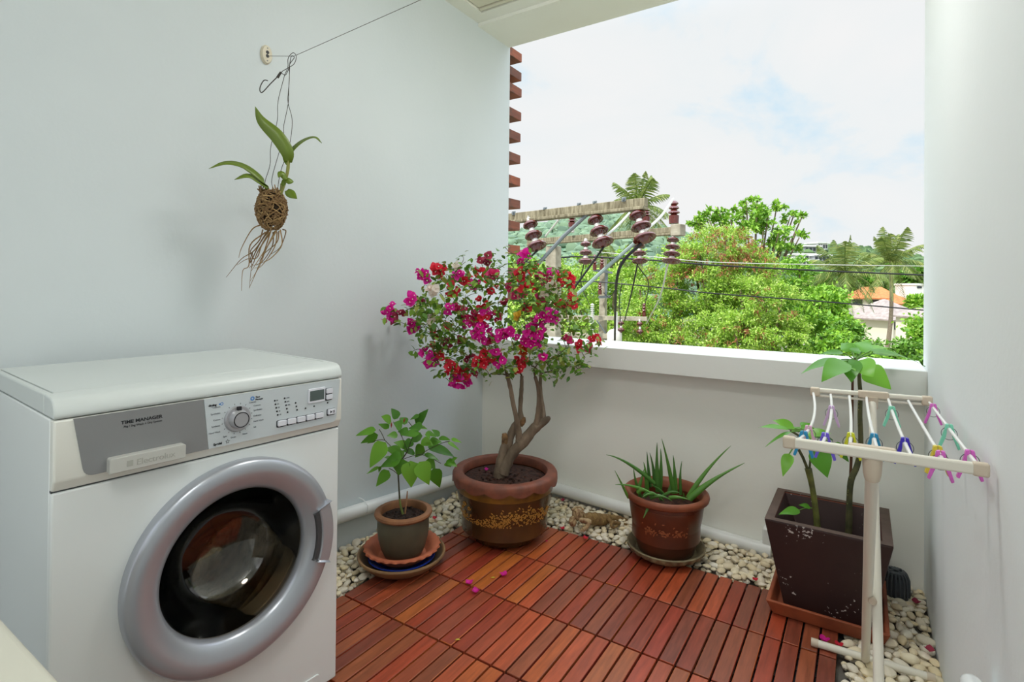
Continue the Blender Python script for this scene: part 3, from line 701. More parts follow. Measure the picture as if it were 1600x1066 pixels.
LN = {'M': 'magenta blossom cluster', 'R': 'red blossom cluster', 'P': 'pink blossom cluster', 'W': 'white blossom cluster', 'O': 'orange blossom cluster', 'D': 'dusky red blossom cluster', 'Y': 'yellow blossom cluster'}
def inroom(p):
    p = np.array(p)
    if p[0] < XL + 0.05: p[0] = XL + 0.05
    if p[2] < 0.83 and p[1] > 1.02: p[1] = 1.02
    return p
def crown_pt(x, y, spread=0.2):
    # thicker in the middle, thin at the rim of the crown
    e = min(1.0, math.hypot((x - 785) / 185, (y - 495) / 120)); s = spread * math.sqrt(max(0.05, 1 - e * e))
    D = T0 - 0.02 + rg.uniform(-s, s)
    p = at(x, y, D); k = 0
    while (p[0] < XL + 0.06) and k < 12: D -= 0.04; p = at(x, y, D); k += 1
    return inroom(p)
centres = []
for x, y, s_, c_ in FL:
    px_, py_ = fp_(x, y)
    p = crown_pt(px_, py_, 0.2)
    if c_ == 'M' and 700 < x < 1200 and y > 450: p = inroom(at(px_, py_, T0 - 0.17))
    centres.append((p, s_ / 3.9475 / FOC * depth(p) / 2, c_))
ell = [(785, 505, 118, 82, 10), (880, 520, 50, 58, 3), (690, 490, 48, 60, 3), (790, 430, 95, 30, 3), (720, 560, 55, 30, 2), (870, 570, 42, 24, 2), (850, 445, 50, 32, 2), (655, 500, 22, 40, 1)]
def crown_px():
    while True:
        e = rg.choices(ell, [q[4] for q in ell])[0]; a = rg.uniform(0, 6.283); r = math.sqrt(rg.random())
        return e[0] + e[2] * r * math.cos(a), e[1] + e[3] * r * math.sin(a)
targets = [c[0] for c in centres] + [crown_pt(*crown_px(), 0.24) for _ in range(230)]
targets += [at(fp_(640, 115)[0], fp_(640, 115)[1], T0), at(fp_(895, 65)[0], fp_(895, 65)[1], T0 + .05), at(fp_(925, 90)[0], fp_(925, 90)[1], T0 + .05), at(fp_(500, 155)[0], fp_(500, 155)[1], T0), at(fp_(330, 710)[0], fp_(330, 710)[1], T0 - .05), at(fp_(1375, 840)[0], fp_(1375, 840)[1], T0)]
nodes = []
for Bq in (B1, B2, B3, B4): nodes += [np.array(q) for q in Bq[-7:]]
hub = [inroom(at(785 + dx, 560 + dy, T0 + dd)) for dx, dy, dd in ((-60, -20, .02), (-20, -40, -.05), (30, -40, .08), (70, -20, -.03), (0, -90, 0))]
tw = MB(); left_ = list(range(len(targets)))
NA = np.array(nodes); nodes_l = list(nodes); rads = [0.008] * len(nodes)
order = sorted(left_, key=lambda i: min(np.linalg.norm(NA - targets[i], axis=1)))
twig_nodes = []
for i in order:
    t_ = np.array(targets[i]); A_ = np.array(nodes_l); d = np.linalg.norm(A_ - t_, axis=1) + 0.25 * np.maximum(0, A_[:, 2] - t_[2]); j = int(d.argmin())
    a_ = A_[j]; mid = (a_ + t_) / 2 + V(rg.uniform(-.02, .02), rg.uniform(-.02, .02), rg.uniform(-.005, .03))
    P = bez(a_, mid, t_, 5); r0 = min(0.0042, max(0.0016, rads[j] * 0.75))
    tw.tube(P, lerp_r([r0, max(0.0008, r0 * 0.6)], 6), 5, caps=False)
    for q in P[2:]: nodes_l.append(np.array(q)); rads.append(r0 * 0.8); twig_nodes.append(np.array(q))
tw.build('twigs', 'twig', big)
lf = MB()
for k in range(2500):
    if k % 3 == 0: p = crown_pt(*crown_px(), 0.25)
    else: p = twig_nodes[rg.randrange(len(twig_nodes))] + V(rg.gauss(0, .016), rg.gauss(0, .016), rg.gauss(0, .016))
    d = V(rg.gauss(0, 1), rg.gauss(0, 1), rg.gauss(-0.45, 0.7)); d /= np.linalg.norm(d)
    Lf = rg.uniform(0.018, 0.038); p = inroom(p)
    q = p + d * Lf
    if q[0] < XL + 0.01: continue
    lf.leaf(p, q, Lf * rg.uniform(0.55, 0.75), up=(rg.gauss(0, .5), rg.gauss(0, .5), 1), droop=0.12, fold=0.25, n=3)
lf.build('foliage', 'bougainvillea_leaf', big)
for p, r, c_ in centres:
    m = MB(); n_ = max(2, int(round((r / 0.0078) ** 1.8)))
    for k in range(n_):
        o_ = V(rg.gauss(0, 1), rg.gauss(0, 1), rg.gauss(0, 1)); o_ /= np.linalg.norm(o_); c0 = p + o_ * r * (rg.random() ** 0.5) * 0.75
        ax = o_ + V(rg.gauss(0, .5), rg.gauss(0, .5), rg.gauss(0, .5)) + (CAM - p) / 3; ax /= np.linalg.norm(ax)
        e1 = np.cross(ax, V(0.3, 0.2, 1)); e1 /= np.linalg.norm(e1); e2 = np.cross(ax, e1); ph = rg.uniform(0, 6.28)
        Lb = rg.uniform(0.020, 0.029)
        for w in range(3):
            a = ph + w * 2.094; d = math.cos(a) * e1 + math.sin(a) * e2
            m.mat(0).leaf(c0 + d * 0.001, c0 + d * Lb * 0.75 + ax * Lb * 0.75, Lb * 1.05, up=-(d - ax), droop=0.22, fold=0.2, n=4, wave=0.03)
        if rg.random() < 0.75: m.mat(1).blob(c0 + ax * Lb * 0.62, 0.0026, 6, 4)
    m.build('blossom_cluster', [CN[c_], 'tiny_flower'], big, label=LN[c_])

# --- small olive pot with the chilli plant, standing on three nested dishes
SP = V(-0.018, 0.252, 0.0)
mat('olive_glaze', (92, 88, 70), 0.5, noise=(9, (72, 70, 56), 0.35, 0.7), bump=(40, 0.05))
mat('tan_rim', (146, 100, 66), 0.55, noise=(20, (118, 78, 52), 0.35, 0.7))
mat('bowl_tan', (150, 116, 78), 0.55, noise=(12, (120, 94, 66), 0.35, 0.7))
mat('bowl_inside', (104, 84, 66), 0.6)
mat('cobalt', (20, 56, 160), 0.2, spec=0.6, coat=0.3)
mat('terracotta', (196, 112, 78), 0.65, noise=(18, (170, 92, 64), 0.35, 0.7))
t = thing('bowl', 'wide tan ceramic bowl lying lowest under the small olive pot', 'bowl', SP)
MB().lathe([(0.0, 0.001), (0.1, 0.001), (0.104, 0.004), (0.130, 0.018), (0.152, 0.036), (0.162, 0.048), (0.1655, 0.054), (0.164, 0.059), (0.158, 0.059), (0.151, 0.052)], 80, c=SP).build('outside', 'bowl_tan', t)
MB().lathe([(0.153, 0.0545), (0.14, 0.038), (0.115, 0.020), (0.08, 0.0125), (0.0, 0.0125)], 80, c=SP).build('inside', 'bowl_inside', t)
t = MB().lathe([(0.0, 0.0165), (0.07, 0.0165), (0.085, 0.02), (0.118, 0.037), (0.1265, 0.044), (0.125, 0.048), (0.118, 0.045), (0.085, 0.026), (0.0, 0.024)], 80, c=SP).build('plate', 'cobalt')
tag(t, 'cobalt blue glazed plate between the tan bowl and the terracotta saucer', 'plate')
SC = SP + V(-0.004, 0.006, 0)
t = MB().lathe([(0.0, 0.0275), (0.078, 0.0275), (0.092, 0.037), (0.112, 0.056), (0.1345, 0.070, 0, -0.004), (0.143, 0.076, 0.003, 0.0), (0.141, 0.0815, 0.002, 0), (0.132, 0.082), (0.116, 0.076), (0.103, 0.056), (0.09, 0.0425), (0.0, 0.0425)], 150, c=SC, k=26).build('saucer', 'terracotta')
tag(t, 'pinkish terracotta saucer with wavy rim right under the small olive pot', 'saucer')
PB = SP + V(0.002, 0.004, 0.0432)
chi = thing('potted_chilli', 'small leafy chilli plant in olive-grey pot standing on stacked dishes', 'potted plant', PB)
pot = MB().lathe([(0.0, 0.0008), (0.062, 0.0008), (0.07, 0.005), (0.082, 0.03), (0.093, 0.07), (0.097, 0.105), (0.0965, 0.135), (0.093, 0.15), (0.086, 0.15), (0.086, 0.05), (0.0, 0.05)], 64, c=PB).build('pot', 'olive_glaze', chi)
MB().lathe([(0.085, 0.135), (0.085, 0.165), (0.089, 0.170), (0.1, 0.171), (0.107, 0.167), (0.109, 0.16), (0.106, 0.154), (0.094, 0.148)], 64, c=PB).build('rim', 'tan_rim', pot)
sm = MB().lathe([(0.0, 0.147), (0.05, 0.1455), (0.086, 0.143)], 32, c=PB)
for k in range(70):
    a = rg.uniform(0, 6.28); r = 0.078 * math.sqrt(rg.random()); sm.blob(PB + V(r * math.cos(a), r * math.sin(a), 0.146), rg.uniform(0.003, 0.008), 6, 4, 0.3)
sm.build('soil', 'dark_soil', chi)
mat('green_stem', (110, 124, 62), 0.6); mat('thin_stem', (72, 70, 50), 0.7); mat('stick', (150, 110, 78), 0.7)
mat_random('chilli_leaf', [(0.0, (62, 116, 24)), (0.35, (84, 144, 32)), (0.6, (108, 168, 42)), (0.8, (70, 126, 28)), (1.0, (124, 180, 54))], 0.38, transl=0.22, spec=0.5)
mat('chilli_red', (150, 40, 22), 0.3)
DCH = depth(PB + V(0, 0, 0.15))
def cp_(x, y, dd=0.0): return at(520 + x / 5.92, 580 + y / 5.92, DCH + dd)
st = MB()
s0 = cp_(640, 1345, 0.0); hubp = cp_(600, 770)
st.mat(0).tube([cp_(648, 1325), cp_(625, 1240), cp_(618, 1180)], [0.0045, 0.004, 0.0035], 7)
st.mat(1).tube([cp_(618, 1180), cp_(612, 1080), cp_(605, 960), cp_(640, 820), cp_(690, 745)], [0.0035, 0.003, 0.003, 0.0026, 0.0022], 7)
for a_, b_ in (((640, 820), (480, 640)), ((640, 820), (820, 770)), ((690, 745), (640, 610)), ((690, 745), (760, 560)), ((480, 640), (430, 540)), ((480, 640), (380, 650)), ((640, 610), (560, 470)), ((640, 610), (620, 440)), ((760, 560), (850, 520)), ((820, 770), (960, 690)), ((960, 690), (1080, 650)), ((820, 770), (1000, 855)), ((605, 960), (520, 900)), ((760, 560), (700, 470))):
    st.mat(1).tube(bez(cp_(*a_), cp_((a_[0] + b_[0]) / 2, (a_[1] + b_[1]) / 2 - 15, rg.uniform(-.03, .03)), cp_(*b_, rg.uniform(-.02, .02)), 4), 0.0014, 5)
st.build('stem', ['green_stem', 'thin_stem'], chi)
MB().tube([cp_(668, 1320, -0.02), cp_(683, 1200, -0.02), cp_(690, 1110, -0.02)], [0.0032, 0.003, 0.002], 6).build('support_stick', 'stick', chi)
LV = [((600,440),(540,345),80),((690,480),(620,430),60),((800,410),(715,450),40),((770,495),(885,350),80),((540,470),(445,420),95),((640,520),(560,480),90),((400,545),(210,600),75),((420,590),(255,670),70),((400,640),(315,672),30),((490,660),(340,900),150),((520,530),(420,490),60),((830,520),(700,530),90),((790,510),(880,540),35),((800,580),(620,590),90),((830,600),(700,660),90),((900,600),(850,590),60),((990,600),(912,540),50),((980,620),(1090,640),50),((1095,625),(1195,665),30),((1060,655),(1180,740),35),((890,650),(1010,660),70),((880,700),(1130,800),130),((840,690),(760,800),100),((700,700),(560,660),80),((640,760),(470,720),100),((660,800),(540,760),90),((640,800),(440,890),140),((640,810),(610,965),150),((560,820),(470,800),60),((720,830),(725,1080),150),((800,840),(890,1055),140),((860,830),(950,900),110),((930,900),(990,1080),110),((845,765),(985,830),45),((1050,830),(1150,885),70),((1040,850),(1095,890),50),((1100,830),(1155,800),45),((430,885),(310,955),30),((520,920),(400,1070),95),((440,880),(425,940),25),((740,640),(650,720),80),((820,640),(930,690),80),((700,560),(600,560),70),((600,590),(500,600),60),((760,760),(640,740),80),((860,570),(960,610),60)]
lf = MB()
for (a_, b_, w_) in LV:
    dd = rg.uniform(-0.075, 0.075); de = dd + rg.uniform(-0.03, 0.02)
    A_ = cp_(*a_, dd); B_ = cp_(*b_, de); up = V(0, 0, 1) + (CAM - A_) * rg.uniform(0.35, 0.9) + V(rg.gauss(0, .3), rg.gauss(0, .3), 0)
    lf.leaf(A_, B_, w_ / 5.92 / FOC * DCH * 1.15, up=up, droop=0.10, fold=0.16, n=8, shape='point', wave=0.02)
lf.build('foliage', 'chilli_leaf', chi)
for (a_, b_) in (((545, 475), (540, 525)), ((665, 435), (655, 480))):
    MB().tube([cp_(*a_, -0.06), cp_((a_[0] + b_[0]) / 2, (a_[1] + b_[1]) / 2, -0.06), cp_(*b_, -0.06)], [0.0012, 0.003, 0.0006], 7).build('chilli_pepper', 'chilli_red', chi)

# --- aloe in a flared terracotta pot on a scalloped saucer
AP = V(0.791, 0.908, 0.0)
mat('saucer_stone', (118, 106, 80), 0.6, noise=(22, (150, 138, 104), 0.45, 0.7))
mat('red_glaze', (104, 50, 30), 0.35, spec=0.5, noise=(7, (70, 42, 30), 0.4, 0.72), coat=0.15)
mat('aloe_rim', (140, 76, 48), 0.5, noise=(16, (112, 58, 38), 0.35, 0.7))
mat('faded_print', (150, 84, 50), 0.5)
t = MB().lathe([(0.0, 0.001), (0.098, 0.001), (0.106, 0.004), (0.128, 0.018), (0.141, 0.028, 0.002, -0.003), (0.149, 0.037, 0.003, -0.002), (0.1515, 0.045, 0.0, 0.0), (0.147, 0.048), (0.138, 0.044), (0.118, 0.022), (0.0, 0.014)], 150, c=AP, k=24).build('saucer', 'saucer_stone')
tag(t, 'grey-brown saucer with pie-crust rim under the aloe pot', 'saucer')
AB = AP + V(0, 0, 0.0215)
aloe = thing('potted_aloe', 'spiky aloe plant in flared reddish-brown pot by the back parapet', 'potted plant', AB)
pot = MB().lathe([(0.0, 0.0008), (0.102, 0.0008), (0.109, 0.006), (0.115, 0.03), (0.128, 0.09), (0.139, 0.145), (0.144, 0.185), (0.143, 0.192), (0.1465, 0.195), (0.1455, 0.205), (0.132, 0.205), (0.132, 0.06), (0.0, 0.06)], 72, c=AB).build('pot', 'red_glaze', aloe)
MB().lathe([(0.131, 0.2), (0.136, 0.222), (0.145, 0.235), (0.156, 0.238), (0.1635, 0.233), (0.166, 0.224), (0.163, 0.214), (0.153, 0.208), (0.144, 0.203)], 72, c=AB).build('rim', 'aloe_rim', pot)
ga = face_cam(AB); m = MB()
for cx_ in (-0.42, 0.02, 0.5):
    for k in range(44):
        a = ga - cx_ + rg.gauss(0, 0.1); z = 0.105 + rg.gauss(0, 0.016); r = float(np.interp(z, [0.03, 0.09, 0.145], [0.115, 0.128, 0.139])) + 0.0008
        b0 = AB + V(r * math.cos(a), r * math.sin(a), z); an = rg.uniform(0, 6.28); tg = V(-math.sin(a), math.cos(a), 0)
        m.leaf(b0, b0 + (tg * math.cos(an) + V(0, 0, 1) * math.sin(an)) * rg.uniform(0.007, 0.015), 0.006, up=(math.cos(a), math.sin(a), 0.1), fold=-0.1, droop=0.08, n=3)
m.build('faded_flower_print', 'faded_print', pot)
sm = MB().lathe([(0.0, 0.178), (0.07, 0.176), (0.132, 0.172)], 32, c=AB); sm.build('soil', 'soil', aloe)
mat_random('aloe_leaf', [(0.0, (56, 98, 42)), (0.4, (74, 122, 48)), (0.7, (92, 142, 54)), (1.0, (62, 106, 46))], 0.4, transl=0.08, spec=0.5)
DAL = depth(AB + V(0, 0, 0.2))
def ap_(x, y, dd=0.0): return at(860 + x / 4.1, 660 + y / 4.1, DAL + dd)
def fleshy(m, a, c_, b, w, flat=0.55):
    P = bez(a, c_, b, 10); n = 8; o = len(m.v)
    for i, p in enumerate(P):
        t_ = i / 10; q = P[min(i + 1, 10)] - P[max(i - 1, 0)]; q /= np.linalg.norm(q)
        vd = p - CAM; s_ = np.cross(q, vd); s_ /= np.linalg.norm(s_); u_ = np.cross(s_, q)
        ww = w * (1 - t_) ** 0.75 * (0.9 + 0.25 * math.sin(PI * min(1, t_ * 1.5))) + 0.0006
        for k in range(n):
            an = 2 * PI * k / n; m.v.append(tuple(p + s_ * ww * math.cos(an) + u_ * ww * flat * math.sin(an)))
    for i in range(10):
        for k in range(n): m.face(o + i * n + k, o + i * n + (k + 1) % n, o + (i + 1) * n + (k + 1) % n, o + (i + 1) * n + k)
AL = [((670,380),(480,225),(357,208),22,-.02),((500,470),(450,380),(412,308),14,-.05),((640,440),(520,390),(415,400),18,-.07),((580,470),(540,380),(532,290),20,-.03),((620,420),(615,320),(597,255),24,0),((640,400),(625,280),(618,188),20,.02),((670,400),(665,290),(636,195),22,0),((690,430),(678,280),(684,130),30,-.02),((700,420),(715,280),(706,168),26,.02),((790,440),(755,250),(713,105),24,-.03),((800,440),(800,320),(786,210),26,0),((835,450),(825,340),(842,248),18,.02),((880,470),(990,300),(1157,150),26,-.03),((890,480),(1010,370),(1246,260),34,-.05),((560,440),(590,400),(655,470),20,-.08),((600,460),(650,420),(730,510),24,-.09),((640,500),(630,540),(595,615),26,-.12),((640,470),(700,450),(780,505),22,-.10),((700,480),(770,420),(830,455),18,-.1),((760,470),(820,470),(900,500),20,-.1),((850,480),(860,470),(850,450),16,-.1),((560,430),(580,380),(600,300),22,.03),((730,460),(700,420),(640,400),20,-.06),((760,430),(790,380),(775,330),22,.05),((680,460),(640,440),(590,480),20,-.1),((900,460),(940,400),(955,375),14,.04)]
m = MB()
for a_, c_, b_, w_, dd in AL:
    fleshy(m, ap_(a_[0], a_[1] + 15, dd * 0.7), ap_(*c_, dd * 0.9), ap_(*b_, dd), w_ / 4.1 / FOC * DAL * 0.55)
m.build('leaves', 'aloe_leaf', aloe)

# --- tapered square planter on a terracotta tray
mat('planter_brown', (60, 40, 38), 0.5, spec=0.4, noise=(5, (50, 34, 34), 0.3, 0.7), bump=(14, 0.15))
mat('planter_lip', (92, 72, 62), 0.6, noise=(20, (72, 54, 46), 0.35, 0.7))
mat('planter_inside', (126, 66, 48), 0.7)
pm = MATS['planter_brown']; pn = pm.node_tree.nodes; pk = pm.node_tree.links; pb_ = pn['Principled BSDF']; base_link = pb_.inputs['Base Color'].links[0].from_socket
ptc = pn.new('ShaderNodeTexCoord'); pa = pn.new('ShaderNodeTexNoise'); pa.inputs['Scale'].default_value = 85; pa.inputs['Detail'].default_value = 2; pc_ = pn.new('ShaderNodeTexNoise'); pc_.inputs['Scale'].default_value = 7
pk.new(ptc.outputs['Object'], pa.inputs['Vector']); pk.new(ptc.outputs['Object'], pc_.inputs['Vector'])
pmu = pn.new('ShaderNodeMath'); pmu.operation = 'MULTIPLY'; pk.new(pa.outputs['Fac'], pmu.inputs[0]); pk.new(pc_.outputs['Fac'], pmu.inputs[1])
pr0 = pn.new('ShaderNodeMapRange'); pr0.inputs['From Min'].default_value = 0.385; pr0.inputs['From Max'].default_value = 0.405; pk.new(pmu.outputs[0], pr0.inputs['Value'])
pmx = pn.new('ShaderNodeMix'); pmx.data_type = 'RGBA'; pmx.inputs['B'].default_value = (*s2l((196, 190, 186)), 1); pk.new(base_link, pmx.inputs['A']); pk.new(pr0.outputs['Result'], pmx.inputs['Factor']); pk.new(pmx.outputs['Result'], pb_.inputs['Base Color'])
mat('tray_clay', (158, 82, 50), 0.6, noise=(14, (120, 62, 40), 0.4, 0.72))
t = thing('planter_tray', 'terracotta tray under the dark square planter', 'tray', (1.355, 0.87, 0))
def ring_box(m, ob, ot, ib, it_, zb, zt, zi):
    """open box: outer bottom/top rects, inner bottom/top rects (x0,y0,x1,y1)"""
    def q(r, z): return [(r[0], r[1], z), (r[2], r[1], z), (r[2], r[3], z), (r[0], r[3], z)]
    vs = q(ob, zb) + q(ot, zt) + q(it_, zt) + q(ib, zi)
    fs = [(0, 3, 2, 1), (12, 13, 14, 15)]
    for i in range(4):
        j = (i + 1) % 4
        fs += [(i, j, 4 + j, 4 + i), (4 + i, 4 + j, 8 + j, 8 + i), (8 + i, 8 + j, 12 + j, 12 + i)]
    m.add(vs, fs); return m
ring_box(MB(), (1.205, 0.715, 1.505, 1.04), (1.186, 0.694, 1.522, 1.06), (1.212, 0.722, 1.498, 1.033), (1.199, 0.707, 1.509, 1.047), 0.001, 0.05, 0.012).build('tray', 'tray_clay', t, smooth=False, bevel=0.004, seg=3)
pl = thing('potted_plant', 'two-stemmed leafy plant in dark brown tapered square planter', 'potted plant', (1.355, 0.875, 0.0125))
body = ring_box(MB(), (1.232, 0.765, 1.474, 1.0), (1.178, 0.712, 1.53, 1.045), (1.25, 0.783, 1.456, 0.982), (1.206, 0.738, 1.502, 1.018), 0.013, 0.306, 0.2)
body.build('planter', 'planter_brown', pl, smooth=False, bevel=0.005, seg=3)
(lambda q: (q.add([(1.179, 0.713, 0.3068), (1.529, 0.713, 0.3068), (1.529, 1.044, 0.3068), (1.179, 1.044, 0.3068), (1.206, 0.738, 0.3072), (1.502, 0.738, 0.3072), (1.502, 1.018, 0.3072), (1.206, 1.018, 0.3072)], [(i, (i + 1) % 4, 4 + (i + 1) % 4, 4 + i) for i in range(4)]), q)[1])(MB()).build('lip', 'planter_lip', pl, smooth=False)
MB().box((1.222, 0.754, 0.2005), (1.486, 1.004, 0.206)).build('soil', 'soil', pl, smooth=False)
q = MB(); a4 = [(1.2065, 0.7385), (1.5015, 0.7385), (1.5015, 1.0175), (1.2065, 1.0175)]; b4 = [(1.232, 0.7645), (1.475, 0.7645), (1.475, 0.994), (1.232, 0.994)]
q.add([(x, y, 0.305) for x, y in a4] + [(x, y, 0.2062) for x, y in b4], [((i + 1) % 4, i, 4 + i, 4 + (i + 1) % 4) for i in range(4)]); q.build('lining', 'planter_inside', pl, smooth=False)
DPL = depth((1.34, 0.87, 0.4))
def q7(x, y, dd=0.0): return at(1100 + x / 3.553, 600 + y / 3.553, DPL + dd)
def q3(x, y, dd=0.0): return at(1160 + x / 3.8075, 520 + y / 3.8075, DPL + dd)
mat('plant_stem', (116, 120, 58), 0.55, noise=(30, (84, 86, 46), 0.4, 0.7)); mat('old_stem', (84, 82, 50), 0.7, noise=(40, (58, 60, 38), 0.4, 0.7))
mat('bamboo_stake', (92, 58, 38), 0.6)
rr_ = lambda px_: px_ / 3.553 / FOC * DPL / 2
MB().tube(spline([q7(632, 850), q7(622, 720), q7(600, 570), q7(578, 470)], 4), lerp_r([rr_(38), rr_(32), rr_(30), rr_(38)], 13), 9).build('stem', 'plant_stem', pl, label='shorter green stem')
m = MB().tube([q7(578, 480), q7(550, 410), q7(518, 350)], rr_(16), 7); m.tube([q7(585, 475), q7(592, 410), q7(586, 350), q7(530, 290, -.02), q7(480, 260, -.02)], rr_(12), 7)
m.build('branch', 'old_stem', pl)
stem2 = MB().tube(spline([q7(800, 880), q7(805, 760), q7(808, 620), q7(818, 530), q7(850, 455), q7(870, 340), q7(866, 180), q7(868, 60), q3(697, 300), q3(690, 215), q3(668, 150)], 4), lerp_r([rr_(36), rr_(34), rr_(30), rr_(32), rr_(30), rr_(26), rr_(24), rr_(22), rr_(20), rr_(16), rr_(10)], 41), 9).build('stem', 'old_stem', pl, label='tall scarred stem')
m = MB()
for k in range(24):
    yy = rg.uniform(20, 780); xx = float(np.interp(yy, [60, 180, 340, 455, 530, 620, 780], [868, 866, 870, 850, 818, 808, 804])) + rg.choice([-11, 11])
    m.blob(q7(xx, yy, -0.004), 0.0022, 6, 4)
m.build('leaf_scars', 'plant_stem', pl)
MB().tube([q7(806, 860, .03), q7(812, 540, .03), q7(822, 300, .03), q3(656, 205, .03)], [0.0045, 0.0045, 0.004, 0.0038], 8).build('stake', 'bamboo_stake', pl)
mat_random('big_leaf', [(0.0, (80, 146, 36)), (0.4, (108, 178, 48)), (0.7, (134, 200, 62)), (1.0, (92, 160, 42))], 0.35, transl=0.3, spec=0.5)
mat('leaf_stalk', (96, 140, 52), 0.5)
lf = MB(); sk = MB()
hub = (668, 165)
def bigleaf(b, t_, w, dd, cup, up=None, conv=None, hubp=None, droop=0.14):
    conv = conv or q3
    A_ = conv(*b, dd * 0.5); B_ = conv(*t_, dd)
    u = V(0, 0, 1) + (CAM - A_) * cup if up is None else np.array(up, float)
    lf.leaf(A_, B_, w / 3.8 / FOC * DPL, up=u, droop=droop, fold=0.14, n=10, shape='point', wave=0.035)
    if hubp is not None: sk.tube(bez(conv(*hubp), conv((hubp[0] + b[0]) / 2, (hubp[1] + b[1]) / 2 - 8, dd * .3), A_, 4), 0.0022, 6)
for b, t_, w, dd, cup in [((590,160),(345,248),70,-.10,.25),((610,170),(470,292),120,-.16,.9),((645,160),(648,298),110,-.12,1.1),((690,170),(778,268),130,-.14,.8),((730,215),(884,338),130,-.10,.8),((760,110),(1088,202),80,.02,.15),((690,110),(765,58),100,.08,.6),((650,110),(590,62),90,.1,.5),((600,120),(455,130),50,.04,.3),((720,110),(880,92),60,.1,.35),((660,120),(690,90),60,.05,1.0),((780,125),(930,150),70,.05,.25)]:
    bigleaf(b, t_, w, dd, cup, hubp=hub)
h1 = (370, 590)
for b, t_, w, dd, cup in [((275,575),(95,565),45,-.03,.3),((310,570),(178,522),70,.03,.5),((345,570),(465,592),60,.02,.5),((290,590),(135,682),26,-.06,.2),((280,720),(240,858),66,-.05,.9),((440,690),(508,866),120,-.06,.9),((400,600),(530,600),60,-.05,.5),((400,600),(540,640),70,.06,.5),((540,660),(634,772),70,.05,.8),((370,600),(430,640),60,-.05,.6),((330,590),(300,560),60,.05,.6),((350,560),(420,545),50,.08,.4)]:
    bigleaf(b, t_, w, dd, cup, hubp=h1)
bigleaf((530, 700), (415, 725), 55, -.03, .6, conv=q7, droop=0.1); bigleaf((590, 685), (525, 672), 32, -.02, .8, conv=q7, droop=0.1)
sk.tube([q7(600, 690), q7(560, 690), q7(530, 700, -.015)], 0.0015, 5)
lf.build('foliage', 'big_leaf', pl); sk.build('leaf_stalks', 'leaf_stalk', pl)
# ------------------------------------------------------------------ folding drying rack with clothes pegs
mat('rack_white', (226, 222, 208), 0.4, spec=0.45); mat('rack_cap', (206, 192, 172), 0.5); mat('rod_white', (238, 238, 236), 0.3)
ZT = 0.766
NL, NR = onz(1226, 690, ZT), onz(1543, 735, ZT); FL_, FR_ = onz(1268, 609, ZT), onz(1455, 624, ZT)
NR[0] = min(NR[0], XR - 0.012); FR_[0] = min(FR_[0], XR - 0.02)
rack = thing('drying_rack', 'white folding clothes drying rack standing by the right wall', 'drying rack', ((NL + NR) / 2 * V(1, 1, 0) + V(0, 0.3, 0)))
ax = (NR - NL) / np.linalg.norm(NR - NL); nb = MB().beam(NL, NR, 0.013, 0.020).build('near_bar', 'rack_white', rack, bevel=0.004, seg=3)
for e, s_ in ((NL, 1), (NR, -1)):
    MB().beam(e - ax * s_ * 0.003, e + ax * s_ * 0.02, 0.0155, 0.0235).build('end_cap', 'rack_cap', nb, bevel=0.004, seg=3)
mid = (NL + NR) / 2; mn = onz(1363, 707, ZT)
MB().beam(mn - ax * 0.038, mn + ax * 0.036, 0.017, 0.024).build('bracket', 'rack_cap', nb, bevel=0.003)
fax = (FR_ - FL_) / np.linalg.norm(FR_ - FL_)
fb = MB().beam(FL_, FR_, 0.014, 0.013).build('far_bar', 'rack_white', rack, bevel=0.004, seg=3)
MB().beam(FL_ + V(0, 0, -0.016), FR_ + V(0, 0, -0.016), 0.006, 0.006).build('rail', 'rack_white', fb, bevel=0.001)
for e, s_ in ((FL_, 1), (FR_, -1)):
    MB().beam(e - fax * s_ * 0.003 - V(0, 0, .005), e + fax * s_ * 0.022 - V(0, 0, .005), 0.018, 0.026).build('end_cap', 'rack_cap', fb, bevel=0.004)
fm = onz(1365, 617, ZT)
MB().beam(fm - fax * 0.038, fm + fax * 0.036, 0.019, 0.02).build('bracket', 'rack_cap', fb, bevel=0.003)
# crossing legs: near top -> far foot, far top -> near foot
FB0, FB1 = onz(1268, 1003, 0.012), onz(1461, 1061, 0.012); FB1[0] = min(FB1[0], XR - 0.012)
ff = onz(1352, 1030, 0.014)
MB().tube([mn + V(0, 0, -0.006), mn + V(0, 0, -0.04), mn + V(0, 0.004, -0.05)], [0.0165, 0.0145, 0.0125], 16).build('leg_socket', 'rack_cap', rack)
topA = mn + V(0, 0, -0.012); legA = MB().tube([topA, topA * 0.55 + ff * 0.45, ff], [0.0112, 0.0108, 0.0104], 14).build('leg', 'rack_white', rack)
topB = fm + V(-0.003, 0, -0.012); pivot_dir = ray(1369, 932)
tA = None
lo = 1e9
for s_ in np.linspace(0, 1, 400):       # pivot: where the sight line through (1366,932) meets leg A
    p = topA * (1 - s_) + ff * s_; u, v_ = pix(p)
    if abs(v_ - 932) < lo: lo = abs(v_ - 932); piv = p
footB = None
d = piv + V(0.019, 0, 0) - topB; footB = topB + d * ((topB[2] - 0.003) / (topB[2] - piv[2]))
MB().tube([topB, piv + V(0.019, 0, 0), footB], [0.0095, 0.0105, 0.0112], 14).build('leg', 'rack_white', rack)
MB().tube([fm + V(-0.003, 0, -0.006), fm + V(-0.002, 0, -0.04)], [0.0155, 0.0125], 14).build('leg_socket', 'rack_cap', rack)
MB().tube([piv + V(-0.004, 0, 0), piv + V(0.024, 0, 0)], 0.006, 12).build('pivot_pin', 'rack_cap', rack)
q = MB().lathe([(0.0, -0.006), (0.0075, -0.006), (0.0095, 0.0), (0.0, 0.004)], 16, c=piv + V(0.010, -0.016, 0), axis='y'); q.build('pivot_cap', 'rack_cap', rack)
